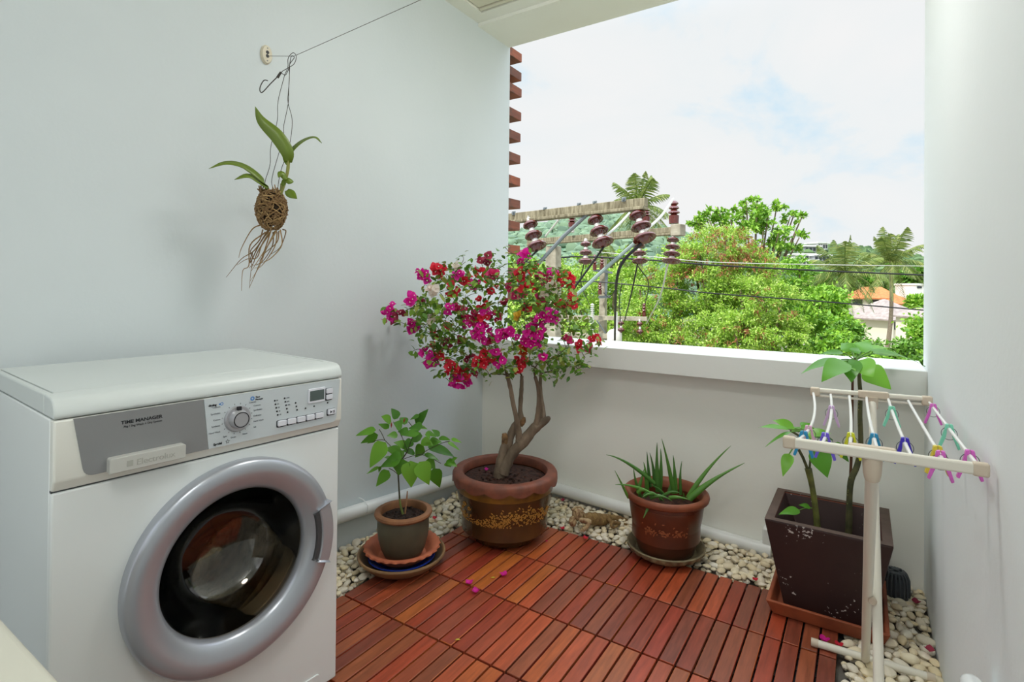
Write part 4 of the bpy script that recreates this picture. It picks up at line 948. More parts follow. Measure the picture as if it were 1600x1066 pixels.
fbar = MB().tube([FB0, FB1], 0.0105, 14).build('foot_bar', 'rack_white', rack)
fx = (FB1 - FB0) / np.linalg.norm(FB1 - FB0)
for e, s_ in ((FB0, 1), (FB1, -1)): MB().tube([e - fx * s_ * 0.001, e + fx * s_ * 0.018], 0.0118, 14).build('foot_cap', 'rack_cap', fbar)
nf = footB + V(0, 0, 0.009)
MB().tube([nf - V(0.145, 0, 0), nf + V(0.145, 0, 0)], 0.0105, 14).build('foot_bar', 'rack_white', rack)
# seven rods between the bars
farx = [1271, 1298, 1327, 1354, 1388, 1419, 1452]; nearx = [1243, 1283, 1328, 1373, 1426, 1477, 1532]
rods = []
for i, (a_, b_) in enumerate(zip(farx, nearx)):
    ya = 609 + (a_ - 1268) * 15 / 187 + 5; yb = 690 + (b_ - 1226) * 45 / 317
    A_ = onz(a_, ya, ZT - 0.008); B_ = onz(b_, yb, ZT + 0.002); A_[1] -= 0.004; B_[1] += 0.009; A_[0] = min(A_[0], XR - 0.03); B_[0] = min(B_[0], XR - 0.016)
    bow = [(0.030, -0.03), (0.016, -0.012), (0.006, -0.006), (-0.006, -0.004), (-0.004, -0.004), (0.0, -0.002), (0.0, -0.002)][i]
    c_ = (A_ + B_) / 2 + V(bow[0], 0, bow[1])
    P = bez(A_, c_, B_, 14); rods.append(P)
    MB().tube(P, 0.0033, 8).build('rod', 'rod_white', rack)
def on_rod(i, y):
    """point of rod i that the photograph shows at row y"""
    P = rods[i]; best = min(np.linspace(0, 1, 300), key=lambda s_: abs(pix(interp(P, s_))[1] - y)); return interp(P, best)
def interp(P, s_):
    k = s_ * (len(P) - 1); j = min(int(k), len(P) - 2); return P[j] * (1 - (k - j)) + P[j + 1] * (k - j)
PEGC = {'lilac': (206, 176, 214), 'pink': (222, 176, 200), 'blue': (40, 142, 190), 'violet': (112, 92, 214), 'yellow': (208, 212, 40), 'mint': (134, 220, 190), 'indigo': (62, 48, 190), 'magenta': (220, 110, 204), 'gold': (226, 206, 70)}
for k_, c_ in PEGC.items(): mat('peg_' + k_, c_, 0.35, spec=0.45)
mat('spring_steel', (120, 122, 126), 0.3, metal=0.9)
def peg_meshes(c_):
    j1 = MB()
    def jaw(s_):
        q = MB()
        # one half: grips the rod at the top, flares out to the finger end
        pr_ = [(0.0006, 0.013), (0.0055, 0.012), (0.0075, 0.002), (0.0105, -0.010), (0.0175, -0.034), (0.0135, -0.036), (0.0055, -0.014), (0.0040, -0.005), (0.0038, 0.004), (0.0006, 0.006)]
        k = len(pr_); vs = [(s_ * x, -0.0042, z) for x, z in pr_] + [(s_ * x, 0.0042, z) for x, z in pr_]
        fs = [tuple(range(k)), tuple(range(k, 2 * k))[::-1]] + [((i + 1) % k, i, k + i, k + (i + 1) % k) for i in range(k)]
        if s_ < 0: fs = [f[::-1] for f in fs]
        q.add(vs, fs); return q
    return jaw
PEGS = [(0, 672, 'pink', 0.1, 'pale pink clothes peg on the leftmost rod of the drying rack'), (0, 681, 'blue', -0.1, 'blue clothes peg beside the pale pink one on the leftmost rod'),
        (1, 640, 'lilac', 0.0, 'pale lilac clothes peg halfway along the second rod'), (1, 684, 'violet', 0.0, 'violet clothes peg at the near end of the second rod'),
        (2, 684, 'yellow', 0.0, 'yellow-green clothes peg at the near end of the third rod'), (3, 685, 'blue', 0.05, 'teal blue clothes peg on the middle rod beside the bracket'),
        (4, 641, 'mint', 0.1, 'mint green clothes peg far back on the fifth rod'), (4, 692, 'indigo', 0.0, 'indigo clothes peg at the near end of the fifth rod'),
        (5, 705, 'gold', 0.1, 'golden yellow clothes peg at the near end of the sixth rod'), (5, 713, 'magenta', -0.1, 'magenta clothes peg next to the golden one on the sixth rod'),
        (6, 637, 'magenta', 0.0, 'magenta clothes peg at the far end of the rightmost rod'), (6, 670, 'mint', 0.0, 'mint green clothes peg midway along the rightmost rod'), (6, 712, 'magenta', 0.0, 'magenta clothes peg at the near right corner of the rack')]
pegcache = {}
for ri, y, c_, tw_, lab in PEGS:
    p = on_rod(ri, y); P = rods[ri]; dr_ = P[-1] - P[0]
    e = thing('clothes_peg', lab, 'clothes peg', p - V(0, 0, 0.004), rz=math.atan2(dr_[1], dr_[0]) - PI / 2 + tw_, group='clothes pegs on the drying rack')
    e.scale = (1.12, 1.12, 1.12)
    if c_ not in pegcache:
        jw = peg_meshes(c_); a_ = jw(1).build('jaw', 'peg_' + c_, e, local=True, smooth=False, bevel=0.0008); b_ = jw(-1).build('jaw', 'peg_' + c_, e, local=True, smooth=False, bevel=0.0008)
        ring = [(0.0125 * math.cos(t_), 0.0, -0.006 + 0.0125 * math.sin(t_)) for t_ in np.linspace(0, 2 * PI, 24, endpoint=False)]
        s_ = MB().tube(ring, 0.0006, 5, closed=True).build('spring', 'spring_steel', e, local=True)
        pegcache[c_] = (a_, b_, s_)
    else:
        for q in pegcache[c_]:
            w = q.copy(); COL.objects.link(w); w.parent = e

# ------------------------------------------------------------------ clothesline and the hanging orchid
mat('wire_steel', (120, 120, 116), 0.4, metal=0.7); mat('wire_dark', (62, 58, 52), 0.5, metal=0.4); mat('plate_cream', (206, 198, 176), 0.45)
P0 = onx(415, 86, XL); KN = V(-0.2, -0.121, 1.846)
KN = onx(459, 87, -0.085); E1 = V(XR - 0.01, -0.02, 2.03)
dirE = onz(655, 0, 1.9); E1 = KN + (dirE - KN) * ((XR - 0.012 - KN[0]) / (dirE[0] - KN[0]))
line = thing('clothesline', 'thin clothesline strung from an oval plate on the left wall', 'clothesline', P0)
def oval_plate(m, c, sx, h=0.034, w=0.021):
    o = len(m.v); n_ = 36
    rings = [(1.0, 0.0), (1.0, 0.004), (0.94, 0.0045), (0.94, 0.009), (0.86, 0.0115), (0.0, 0.0115)]
    for k, x in rings:
        for i in range(n_):
            a = 2 * PI * i / n_; m.v.append((c[0] + sx * x, c[1] + w * k * math.cos(a), c[2] + h * k * math.sin(a)))
    for j in range(len(rings) - 1):
        for i in range(n_):
            f = (o + j * n_ + i, o + j * n_ + (i + 1) % n_, o + (j + 1) * n_ + (i + 1) % n_, o + (j + 1) * n_ + i); m.face(*(f if sx > 0 else f[::-1]))
    return m
wp = oval_plate(MB(), P0, 1).build('wall_plate', 'plate_cream', line)
q = MB()
for dz in (0.007, -0.006): q.lathe([(0.0, 0.0122), (0.0062, 0.0122), (0.0062, 0.009)], 16, c=P0 + V(0, 0, dz), axis='x')
q.build('eyelet', 'ink_black', wp)
q = MB()
for dz in (0.022, -0.023): q.lathe([(0.0, 0.0125), (0.0026, 0.0122), (0.003, 0.01)], 12, c=P0 + V(0, 0, dz), axis='x')
q.build('screw', 'wire_steel', wp)
oval_plate(MB(), V(XR, E1[1], E1[2]), -1).build('wall_plate', 'plate_cream', line)
MB().tube([P0 + V(0.01, 0, -0.006), KN + V(0, 0, -0.002), E1], 0.00085, 6).build('cord', 'wire_steel', line)

DO = depth(KN)
def oc(x, y, dd=0.0): return at(300 + x / 2.479, 40 + y / 2.479, DO + dd)      # orchid crop coordinates
def oh(x, y, dd=0.0): return at(380 + x / 10.66, 60 + y / 10.66, DO + dd)       # hook crop coordinates
orc = thing('hanging_orchid', 'bare-root orchid hanging from the clothesline by thin wires', 'hanging plant', oc(310, 720))
m = MB()
m.tube(spline([oh(690, 610), oh(745, 480), oh(750, 330), oh(830, 240), oh(885, 300), oh(850, 420), oh(770, 480), oh(640, 560), oh(700, 610), oh(735, 560), oh(765, 480), oh(800, 300), oh(850, 320), oh(780, 420), oh(770, 490)], 5), 0.0011, 5)
m.tube(spline([oh(765, 480), oh(768, 700), oh(750, 900), oc(372, 300), oc(388, 370), oc(376, 470), oc(345, 560), oc(330, 640)], 5), 0.0010, 5)
m.tube(spline([oh(775, 480), oh(760, 800), oc(372, 305), oc(355, 390), oc(352, 440), oc(310, 590), oc(318, 640)], 5), 0.0010, 5)
m.tube(spline([oh(690, 610), oh(580, 1050), oc(330, 370), oc(305, 470), oc(302, 540), oc(282, 610), oc(290, 660)], 5), 0.0010, 5)
m.build('hanger_wire', 'wire_dark', orc)
m = MB().tube(spline([oh(640, 560), oh(560, 650), oh(450, 760), oh(330, 890), oh(285, 890), oh(280, 820), oh(320, 730), oh(360, 695), oh(410, 705)], 5), 0.0016, 6)
m.tube([oh(630, 560), oh(570, 655)], [0.0035, 0.0045], 8); m.build('hook', 'wire_dark', orc)
mat_random('orchid_root', [(0.0, (150, 118, 74)), (0.3, (112, 84, 52)), (0.55, (176, 146, 98)), (0.8, (92, 66, 44)), (1.0, (134, 104, 64))], 0.75)
mat('root_core', (52, 40, 26), 0.9, bump=(60, 0.8)); mat('moss_core', (74, 70, 40), 0.9)
m = MB(); rcn = oc(308, 712); sc_ = DO / FOC / 2.479
m.blob(rcn, (52 * sc_, 43 * sc_, 68 * sc_), 18, 12, 0.14, rg=rg)
m.build('root_core', 'root_core', orc)
m = MB()
for k in range(300):                 # roots wrapped round the core
    th = rg.uniform(0, 6.28); z0 = rg.uniform(-70, 76); pts = []; sp = rg.uniform(-1.6, 1.6); dz = rg.uniform(-70, 50)
    for t_ in np.linspace(0, 1, 7):
        z = max(-78, min(74, z0 + dz * t_)); rr = math.sqrt(max(0.05, 1 - (z / 84) ** 2)); a = th + sp * t_
        pts.append(rcn + V(math.cos(a) * 62 * rr * sc_, math.sin(a) * 52 * rr * sc_, z * sc_) + V(rg.gauss(0, .002), rg.gauss(0, .002), 0))
    m.tube(pts, rg.uniform(0.0011, 0.0024), 5)
for k in range(26):                  # short stubs at the top
    a = rg.uniform(0, 6.28); b0 = rcn + V(math.cos(a) * 40 * sc_, math.sin(a) * 36 * sc_, 58 * sc_); m.tube([b0, b0 + V(rg.gauss(0, .008), rg.gauss(0, .008), rg.uniform(.008, .03))], [0.003, 0.0016], 6)
m.build('wrapped_roots', 'orchid_root', orc)
m = MB()
HR = [[(300,790),(262,840),(225,920),(235,880),(222,1015)],[(310,790),(280,880),(245,960),(222,1018)],[(320,795),(285,870),(262,930),(225,990)],[(295,790),(245,870),(190,905),(130,975)],[(270,770),(230,790),(190,860),(182,900)],[(285,800),(225,850),(222,930),(196,950),(192,1028)],[(340,790),(345,850),(310,900),(270,918),(235,930)],[(350,790),(365,800),(340,860),(300,890)],[(330,800),(320,860),(270,930),(240,940)],[(300,800),(270,850),(250,900),(215,905),(175,928)],[(315,800),(310,850),(280,905),(250,930)],[(325,795),(295,850),(258,910),(228,950)],[(305,800),(260,870),(240,910),(226,945)],[(275,790),(262,830),(225,875),(240,910),(222,940)],[(335,795),(330,840),(285,880),(262,915)]]
for h in HR:
    dd = rg.uniform(-0.03, 0.03); P = spline([oc(x + rg.uniform(-3, 3), y, dd * (1 - 0.3 * i)) for i, (x, y) in enumerate(h)], 5); m.tube(P, lerp_r([0.0023, 0.0018, 0.0012, 0.0006], len(P)), 6)
m.build('hanging_roots', 'orchid_root', orc)
mat_random('orchid_leaf', [(0.0, (92, 118, 34)), (0.5, (112, 134, 40)), (1.0, (80, 108, 32))], 0.35, transl=0.15, spec=0.5, obj_random=False)
mat('orchid_stem', (136, 138, 70), 0.6)
m = MB().tube(spline([oc(340, 660), oc(362, 600), oc(372, 550), oc(372, 510)], 4), lerp_r([0.006, 0.0045, 0.0055, 0.004], 13), 8); m.tube([oc(345, 650, .01), oc(346, 612, .01)], [0.005, 0.003], 7)
m.build('stem', 'orchid_stem', orc)
def oleaf(pts, w, dd0, dd1, upc=0.6, fold=0.18):
    n_ = 12; P = spline([oc(*p, dd0 + (dd1 - dd0) * i / (len(pts) - 1)) for i, p in enumerate(pts)], 5); L_ = len(P); q = MB(); 
    for i, p in enumerate(P):
        t_ = i / (L_ - 1); d = P[min(i + 1, L_ - 1)] - P[max(i - 1, 0)]; d /= np.linalg.norm(d)
        u = V(0, 0, 1) * (1 - upc) + (CAM - p) / np.linalg.norm(CAM - p) * upc; s_ = np.cross(d, u); s_ /= np.linalg.norm(s_); u = np.cross(s_, d)
        ww = w * sc_ / 2 * (0.34 + 0.66 * math.sin(PI * min(1, 0.08 + t_ * 0.86))) * (1 - t_ ** 4) ** 0.8
        q.v += [tuple(p + s_ * ww + u * fold * ww), tuple(p), tuple(p - s_ * ww + u * fold * ww)]
    for i in range(L_ - 1):
        a = 3 * i; q.face(a, a + 1, a + 4, a + 3); q.face(a + 1, a + 2, a + 5, a + 4)
    return q
for pts, w, d0, d1, uc in [([(372, 530), (368, 490), (330, 430), (270, 370), (244, 312)], 56, 0, -.05, .9), ([(370, 530), (385, 490), (430, 450), (475, 435), (502, 456)], 30, 0, .02, .35), ([(292, 632), (270, 600), (200, 548), (130, 535), (66, 555)], 34, 0, -.13, .45), ([(292, 632), (255, 605), (215, 585), (164, 598)], 36, -.02, -.10, .45), ([(350, 620), (365, 600), (386, 612), (370, 592)], 26, -.02, -.04, .6), ([(368, 640), (385, 655), (408, 672)], 36, -.01, -.03, .8), ([(365, 600), (345, 575), (334, 590)], 26, -.03, -.05, .6), ([(372, 540), (365, 510), (362, 480)], 28, .0, .0, .8)]:
    oleaf(pts, w, d0, d1, uc).build('leaf', 'orchid_leaf', orc, solid=0.0018)

# ------------------------------------------------------------------ stone lizard on the gravel
mat('lizard_stone', (150, 122, 76), 0.75, noise=(40, (116, 88, 54), 0.35, 0.68), bump=(120, 0.5)); mat('lizard_light', (188, 164, 124), 0.75, noise=(60, (120, 80, 54), 0.4, 0.7))
H = onz(902, 818, 0.03); T_ = onz(985, 822, 0.02)
Dl = depth(onz(925, 822, 0.02))
def lz(x, y, dd=0.0): return at(860 + x / 10.66, 760 + y / 10.66, Dl + dd)
liz = thing('lizard_figurine', 'sandy stone lizard figurine lying on the pebbles between two pots', 'figurine', lz(700, 640) * V(1, 1, 0))
px1 = Dl / FOC / 10.66
m = MB()
Pb = spline([lz(520, 540, .0), lz(620, 540, .01), lz(740, 545, .03), (lz(860, 560, .05)), lz(960, 540, .08), lz(1100, 540, .11), lz(1230, 570, .13), lz(1330, 610, .14)], 6)
m.tube(Pb, [q * px1 for q in lerp_r([70, 92, 100, 96, 72, 52, 44, 34], len(Pb))], 14)
for k in range(7):                     # rib ridges over the back
    i = 8 + k * 4; p = Pb[i]; r_ = np.interp(i, np.linspace(0, len(Pb) - 1, 8), [70, 92, 100, 96, 72, 52, 44, 34]) * px1
    t_ = Pb[i + 1] - Pb[i - 1]; t_ /= np.linalg.norm(t_); s_ = np.cross(t_, V(0, 0, 1)); s_ /= np.linalg.norm(s_); u_ = np.cross(s_, t_)
    m.tube([p + (s_ * math.cos(a) + u_ * math.sin(a)) * r_ * 1.0 for a in np.linspace(-0.3, PI + 0.3, 12)], 0.0022, 5)
m.build('body', 'lizard_stone', liz)
m = MB(); hc = lz(450, 470, -.005)
m.blob(hc, (100 * px1, 90 * px1, 95 * px1), 16, 11, 0.12, rg=rg); m.blob(lz(370, 590, -.02), (70 * px1, 60 * px1, 85 * px1), 14, 9, 0.1, rg=rg)
m.tube([lz(400, 520, -.03), lz(350, 600, -.035), lz(340, 650, -.03)], [0.006, 0.006, 0.004], 8)
hd = m.build('head', 'lizard_light', liz)
m = MB()
m.tube([lz(390, 390, -.03), lz(430, 450, -.035), lz(450, 490, -.035), lz(480, 440, -.035), (lz(500, 390, -.03))], 0.0028, 6); m.tube([lz(360, 390, -.02), lz(420, 350, 0), lz(500, 350, .01), lz(560, 400, .0)], 0.004, 7); m.tube([lz(520, 400, -.02), lz(560, 450, -.02), lz(580, 520, -.02)], 0.0035, 6)
for x_, y_ in ((420, 420), (520, 425)): m.blob(lz(x_, y_, -.035), 0.0042, 8, 6)
m.build('crest_and_eyes', 'lizard_light', hd)
m = MB().tube(spline([lz(500, 560, -.03), lz(570, 575, -.045), lz(650, 590, -.05), lz(620, 650, -.055), lz(585, 700, -.055), lz(540, 725, -.06)], 4), [q * px1 for q in lerp_r([38, 44, 40, 36, 34, 40], 21)], 9)
for dx, dy in ((-70, 10), (-45, 35), (0, 40), (30, 20)): m.tube([lz(545, 715, -.06), lz(545 + dx, 725 + dy, -.065)], [0.0035, 0.002], 6)
m.build('foreleg', 'lizard_light', liz)
m = MB().tube(spline([lz(960, 545, .04), lz(1000, 590, .02), lz(1100, 615, .04), lz(1220, 640, .08), lz(1300, 650, .1)], 4), [q * px1 for q in lerp_r([34, 34, 34, 32, 26], 17)], 9)
m.tube(spline([lz(1040, 600, .0), lz(1010, 650, -.02), lz(1050, 690, -.025), lz(1110, 660, -.01)], 4), [q * px1 for q in lerp_r([26, 24, 22, 18], 13)], 8)
m.build('hind_leg', 'lizard_stone', liz)

# ------------------------------------------------------------------ fallen bougainvillea bracts and bits of leaf
mat('scrap_yellow', (214, 196, 70), 0.6)
GZ = 0.012
fall = [((733, 911), 0.006, 'bract_magenta', 'fallen magenta blossom on the deck, nearer the stacked dishes of a close pair', 1.0), ((743, 924), 0.006, 'bract_magenta', 'fallen deep magenta blossom on the deck, lower one of a close pair', 1.0), ((787, 898), 0.006, 'bract_magenta', 'fallen magenta blossom lying alone on the deck in front of the big pot', 1.0),
        ((854, 846), 0.004, 'bract_pink', 'tiny pink petal scrap on the deck right of the big pot', 0.35), ((760, 734), 0.262, 'bract_magenta', 'fallen magenta blossom on the soil of the big brown pot', 0.8),
        ((679, 810), GZ, 'bract_red', 'fallen red bract on the gravel between the small and the big pot', 0.8), ((879, 826), GZ, 'bract_red', 'fallen red bract on the gravel left of the stone lizard', 0.75), ((915, 841), GZ, 'bract_red', 'fallen red bract at the deck edge in front of the stone lizard', 0.85), ((879, 782), 0.02, 'bract_dusty', 'dark dried bract by the parapet pipe behind the stone lizard', 0.9),
        ((1089, 842), GZ, 'bract_dusty', 'dusky bract on the gravel at the right of the aloe saucer', 0.8), ((1180, 906), GZ, 'bract_red', 'fallen red bract on the gravel beside the planter tray', 0.7), ((1288, 1000), 0.012, 'bract_magenta', 'magenta blossom half under the foot bar of the drying rack', 1.0), ((1311, 1008), GZ, 'bract_red', 'red bract on pebbles at the front of the planter tray', 0.8),
        ((1431, 941), 0.016, 'bract_dusty', 'dark red bract beside the domed drain grate', 1.0), ((1453, 1016), 0.02, 'bract_dusty', 'dark red bract on pebbles against the right wall', 1.0)]
for (x, y), z, mt_, lab, s_ in fall:
    p = onz(x, y, z); m = MB(); ph = rg.uniform(0, 6); Lb = 0.019 * s_
    if p[0] > XR - 0.02: p[0] = XR - 0.02
    for w in range(3):
        a = ph + w * 2.09; d = V(math.cos(a), math.sin(a), 0.55)
        m.leaf(p + V(0, 0, -0.004 * s_), p + d * Lb * 0.8, Lb * 1.1, up=V(-d[0], -d[1], 1.0), droop=-0.15, fold=0.25, n=5, wave=0.05)
    tag(m.build('fallen_bract', mt_), lab, 'fallen petal', 'fallen bougainvillea bracts')
for (x, y), lab in (((711, 1000), 'yellow scrap of leaf on the deck in front of the big pot'), ((767, 903), 'small greenish leaf scrap on the deck near the magenta blossoms')):
    p = onz(x, y, 0.0015); m = MB(); m.leaf(p, p + V(0.016, 0.006, 0.003), 0.007, n=4); tag(m.build('leaf_scrap', 'scrap_yellow', solid=0.0008), lab, 'leaf scrap')

# ------------------------------------------------------------------ pebbles
mat_random('pebble', [(0.0, (244, 234, 206)), (0.18, (232, 217, 182)), (0.34, (248, 243, 230)), (0.5, (226, 214, 188)), (0.62, (240, 222, 180)), (0.74, (246, 240, 222)), (0.86, (214, 205, 186)), (1.0, (238, 229, 206))], 0.5, spec=0.4, dirt=(55, (170, 148, 112), 0.56, 0.8))
mat('gravel_bed', (96, 88, 74), 0.95)
pr_ = random.Random(5)
strips = [('left', -0.325, -0.055, -0.35, 0.86), ('back', -0.325, 1.64, 0.875, 1.182), ('right', 1.398, 1.642, -0.25, 0.875)]
keep_out = [(SP, 0.125), (AP, 0.12), (BP, 0.14), (V(dc[0], dc[1], 0), 0.056)]
boxes = [(1.20, 0.71, 1.51, 1.045)]
cand = []
for nm, x0, x1, y0, y1 in strips:
    n_ = int((x1 - x0) * (y1 - y0) / (0.0000030 * 1000) * (1.5 if nm == 'right' else 2.6)); pts = []
    cell = {}
    for k in range(n_ * 14):
        s_ = pr_.uniform(0.0115, 0.0175) * (1.22 if nm == 'right' else 1.0) * pr_.choice([0.82, 1, 1, 1.18])
        x, y = pr_.uniform(x0 + s_, x1 - s_), pr_.uniform(y0 + s_, y1 - s_)
        g_ = (int(x / 0.04), int(y / 0.04)); ok = True
        for i in (-1, 0, 1):
            for j in (-1, 0, 1):
                for (a, b_, c_) in cell.get((g_[0] + i, g_[1] + j), []):
                    if (a - x) ** 2 + (b_ - y) ** 2 < ((c_ + s_) * 0.86) ** 2: ok = False
        if not ok: continue
        if any((x - q[0]) ** 2 + (y - q[1]) ** 2 < (r_ + s_ * 0.6) ** 2 for q, r_ in keep_out): continue
        if any(a - s_ * .5 < x < c_ + s_ * .5 and b_ - s_ * .5 < y < d_ + s_ * .5 for a, b_, c_, d_ in boxes): continue
        cell.setdefault(g_, []).append((x, y, s_)); cand.append((nm, x, y, s_))
def hidden(p):
    u, v_ = pix(p)
    if not (0 < u < 1600 and 0 < v_ < 1066): return True
    if u < 536: return True
    if 585 < u < 678 and 785 < v_ < 880: return True
    if 716 < u < 862 and v_ < 850: return True
    if 982 < u < 1098 and v_ < 862: return True
    if 1200 < u < 1390 and v_ < 985: return True
    return False
def radius(p): return p[3] / depth((p[1], p[2], 0))
vis = sorted([p for p in cand if not hidden((p[1], p[2], 0.0))], key=lambda p: -radius(p))
shown = vis[:300]; ids = set(map(id, shown)); rest = [p for p in cand if id(p) not in ids]
protos = []
for k in range(9):
    m = MB(); a_, b_, c_ = 1.12 * pr_.uniform(.95, 1.15), 0.9 * pr_.uniform(.85, 1.05), 0.62 * pr_.uniform(.85, 1.15)
    m.blob((0, 0, 0), (a_, b_, c_), 14, 9, 0.13, rg=pr_); protos.append(m)
pmesh = []
def where(p):
    nm, x, y, s_ = p
    if nm == 'left': return ('smooth cream pebble in the gravel between the left wall and the deck', 'pebbles of the gravel strip along the left wall')
    if nm == 'right': return ('smooth cream pebble in the gravel by the right wall around the drying rack', 'pebbles of the gravel strip along the right wall')
    if x < 0.10: return ('smooth cream pebble in the gravel corner left of the big brown pot', 'pebbles in the corner behind the big pot')
    if x < 0.72: return ('smooth cream pebble in the gravel around the stone lizard', 'pebbles around the stone lizard')
    if x < 1.25: return ('smooth cream pebble in the gravel between aloe pot and square planter', 'pebbles between the aloe and the planter')
    return ('smooth cream pebble in the gravel beside the domed drain grate', 'pebbles around the drain grate')
for i, p in enumerate(shown):
    k = i % 9
    if k >= len(pmesh):
        o = protos[k].build('pebble', 'pebble', world_origin=True); pmesh.append(o)
    else:
        o = pmesh[k].copy(); COL.objects.link(o)
    s_ = p[3]; o.scale = (s_, s_, s_); o.location = (p[1], p[2], pr_.uniform(-0.004, 0.003)); o.rotation_euler = (pr_.gauss(0, .15), pr_.gauss(0, .15), pr_.uniform(0, 6.28))
    lab, grp = where(p); tag(o, lab, 'pebble', grp)
m = MB()
for p in rest:
    s_ = p[3]; a = pr_.uniform(0, 6.28); ca, sa = math.cos(a), math.sin(a); Rm = np.array([[ca, -sa, 0], [sa, ca, 0], [0, 0, 1.0]])
    m.blob((p[1], p[2], pr_.uniform(-0.005, 0.002)), (s_ * 1.12, s_ * 0.88, s_ * 0.62), 8, 6, 0.13, R=Rm, rg=pr_)
for nm, x0, x1, y0, y1 in strips:          # a lower layer that fills the gaps
    for k in range(int((x1 - x0) * (y1 - y0) * 2600)):
        s_ = pr_.uniform(0.008, 0.0125); x, y = pr_.uniform(x0 + s_, x1 - s_), pr_.uniform(y0 + s_, y1 - s_)
        a = pr_.uniform(0, 6.28); ca, sa = math.cos(a), math.sin(a); Rm = np.array([[ca, -sa, 0], [sa, ca, 0], [0, 0, 1.0]])
        m.blob((x, y, -0.0155), (s_ * 1.15, s_ * 0.9, s_ * 0.7), 7, 5, 0.1, R=Rm, rg=pr_)
tag(m.build('gravel', 'pebble'), 'cream and beige gravel filling the strips between deck and walls', 'gravel', kind='stuff')
# ------------------------------------------------------------------ outside: power poles
xr = random.Random(21)
GZ0 = -5.0
mat('pole_concrete', (172, 166, 146), 0.85, noise=(8, (128, 120, 102), 0.35, 0.7), bump=(30, 0.3))
mat('pole_streaked', (150, 142, 116), 0.85, noise=(10, (96, 88, 66), 0.35, 0.68, (4, 4, 0.6)), bump=(30, 0.3))
mat('galvanised', (126, 134, 136), 0.45, metal=0.5); mat('brace_pale', (150, 168, 164), 0.5); mat('porcelain_brown', (92, 34, 26), 0.12, spec=0.7, coat=0.5)
mat('cap_grey', (196, 194, 186), 0.5, metal=0.2); mat('cable_black', (20, 20, 22), 0.5); mat('cable_pale', (196, 196, 188), 0.5); mat('polymer_grey', (214, 214, 210), 0.5); mat('box_white', (220, 218, 208), 0.6)
def c7(x, y, D): return at(780 + x / 3.676, 270 + y / 3.676, D)
def string(m, a, b, nd, r, mi_disc=0, mi_cap=1):
    """bell discs threaded from a to b"""
    a = np.array(a, float); b = np.array(b, float); ax_ = b - a; L_ = np.linalg.norm(ax_); ax_ /= L_
    s_ = np.cross(ax_, V(0.3, 1, 0.1)); s_ /= np.linalg.norm(s_); u_ = np.cross(ax_, s_); M_ = np.stack([s_, u_, ax_], 1); st_ = L_ / nd
    for k in range(nd):
        c_ = a + ax_ * st_ * k; rk = r * (0.95 + 0.16 * k)
        m.mat(mi_cap).lathe([(0.0, 0), (rk * .3, 0.0), (rk * .34, st_ * .22), (rk * .3, st_ * .45)], 14, c=c_, M=M_)
        m.mat(mi_disc).lathe([(rk * .3, st_ * .32), (rk * .62, st_ * .36), (rk * .96, st_ * .55), (rk, st_ * .68), (rk * .94, st_ * .72), (rk * .7, st_ * .66), (rk * .66, st_ * .8), (rk * .5, st_ * .72), (rk * .3, st_ * .98), (0.0, st_)], 22, c=c_, M=M_)
def post_ins(m, a, b, r, nd=3):
    a = np.array(a, float); b = np.array(b, float); H_ = b - a
    m.mat(0)
    prof = [(0.0, 0), (r * .8, 0), (r * .86, .35)]
    for k in range(nd): z = .4 + .6 * k / nd; prof += [(r * .45, z), (r * (1.0 - .12 * k), z + .06), (r * (.9 - .12 * k), z + .12)]
    prof += [(r * .3, 1.0), (0.0, 1.02)]
    m.lathe([(q, z * np.linalg.norm(H_)) for q, z in prof], 18, c=a)
# near pole: the arm reaches in from behind the left wall
L0, L1 = at(797, 343, 6.3), at(1001, 320.5, 5.3); da = (L1 - L0) / np.linalg.norm(L1 - L0); A0 = L0 - da * 1.2; A1 = L1 + da * 0.06
PN = L0 - da * 0.35
near = thing('utility_pole', 'concrete power pole with streaked cross-arm reaching from behind the left wall', 'utility pole', (PN[0], PN[1], GZ0))
MB().hexa([(PN[0] - .16, PN[1] + .03, GZ0), (PN[0] + .16, PN[1] + .03, GZ0), (PN[0] + .16, PN[1] + .33, GZ0), (PN[0] - .16, PN[1] + .33, GZ0)], [(PN[0] - .09, PN[1] + .07, 2.6), (PN[0] + .09, PN[1] + .07, 2.6), (PN[0] + .09, PN[1] + .25, 2.6), (PN[0] - .09, PN[1] + .25, 2.6)]).build('post', 'pole_concrete', near, smooth=False, bevel=0.01)
hs = np.cross(da, V(0, 0, 1)); hs /= np.linalg.norm(hs)     # horizontal, towards the camera side
if hs @ (CAM - L0) < 0: hs = -hs
m = MB().beam(A0 + V(0, 0, .02), A1 + V(0, 0, .02), 0.09, 0.085); m.beam(A0 + V(0, 0, -.036) + hs * .012, A1 + V(0, 0, -.036) + hs * .012, 0.12, 0.032)
arm = m.build('crossarm', 'pole_streaked', near, smooth=False, bevel=0.006)
for bx in (85, 265, 460, 550, 717):
    D_ = 6.3 - (bx / 3.676 - 17) / 203 * 1.0; p = c7(bx, 232 - (bx - 85) * 0.125, D_ - 0.055)
    MB().beam(p + hs * 0.004 - da * .022, p + hs * 0.004 + da * .022, 0.014, 0.044).beam(p + hs * .004, p + hs * 0.034, 0.02, 0.02).build('bolt', 'galvanised', arm, smooth=False, bevel=0.002)
tails = []
for a_, b_, D_ in (((168, 262), (222, 445), 6.08), ((540, 232), (602, 425), 5.62), ((782, 205), (842, 402), 5.34)):
    m = MB(); a3 = c7(*a_, D_); b3 = c7(*b_, D_ - 0.16); m.mat(1).tube([a3 + V(0, 0, .03), a3], 0.014, 8); string(m, a3, b3, 3, 0.09); m.build('insulator', ['porcelain_brown', 'cap_grey'], near); tails.append(b3)
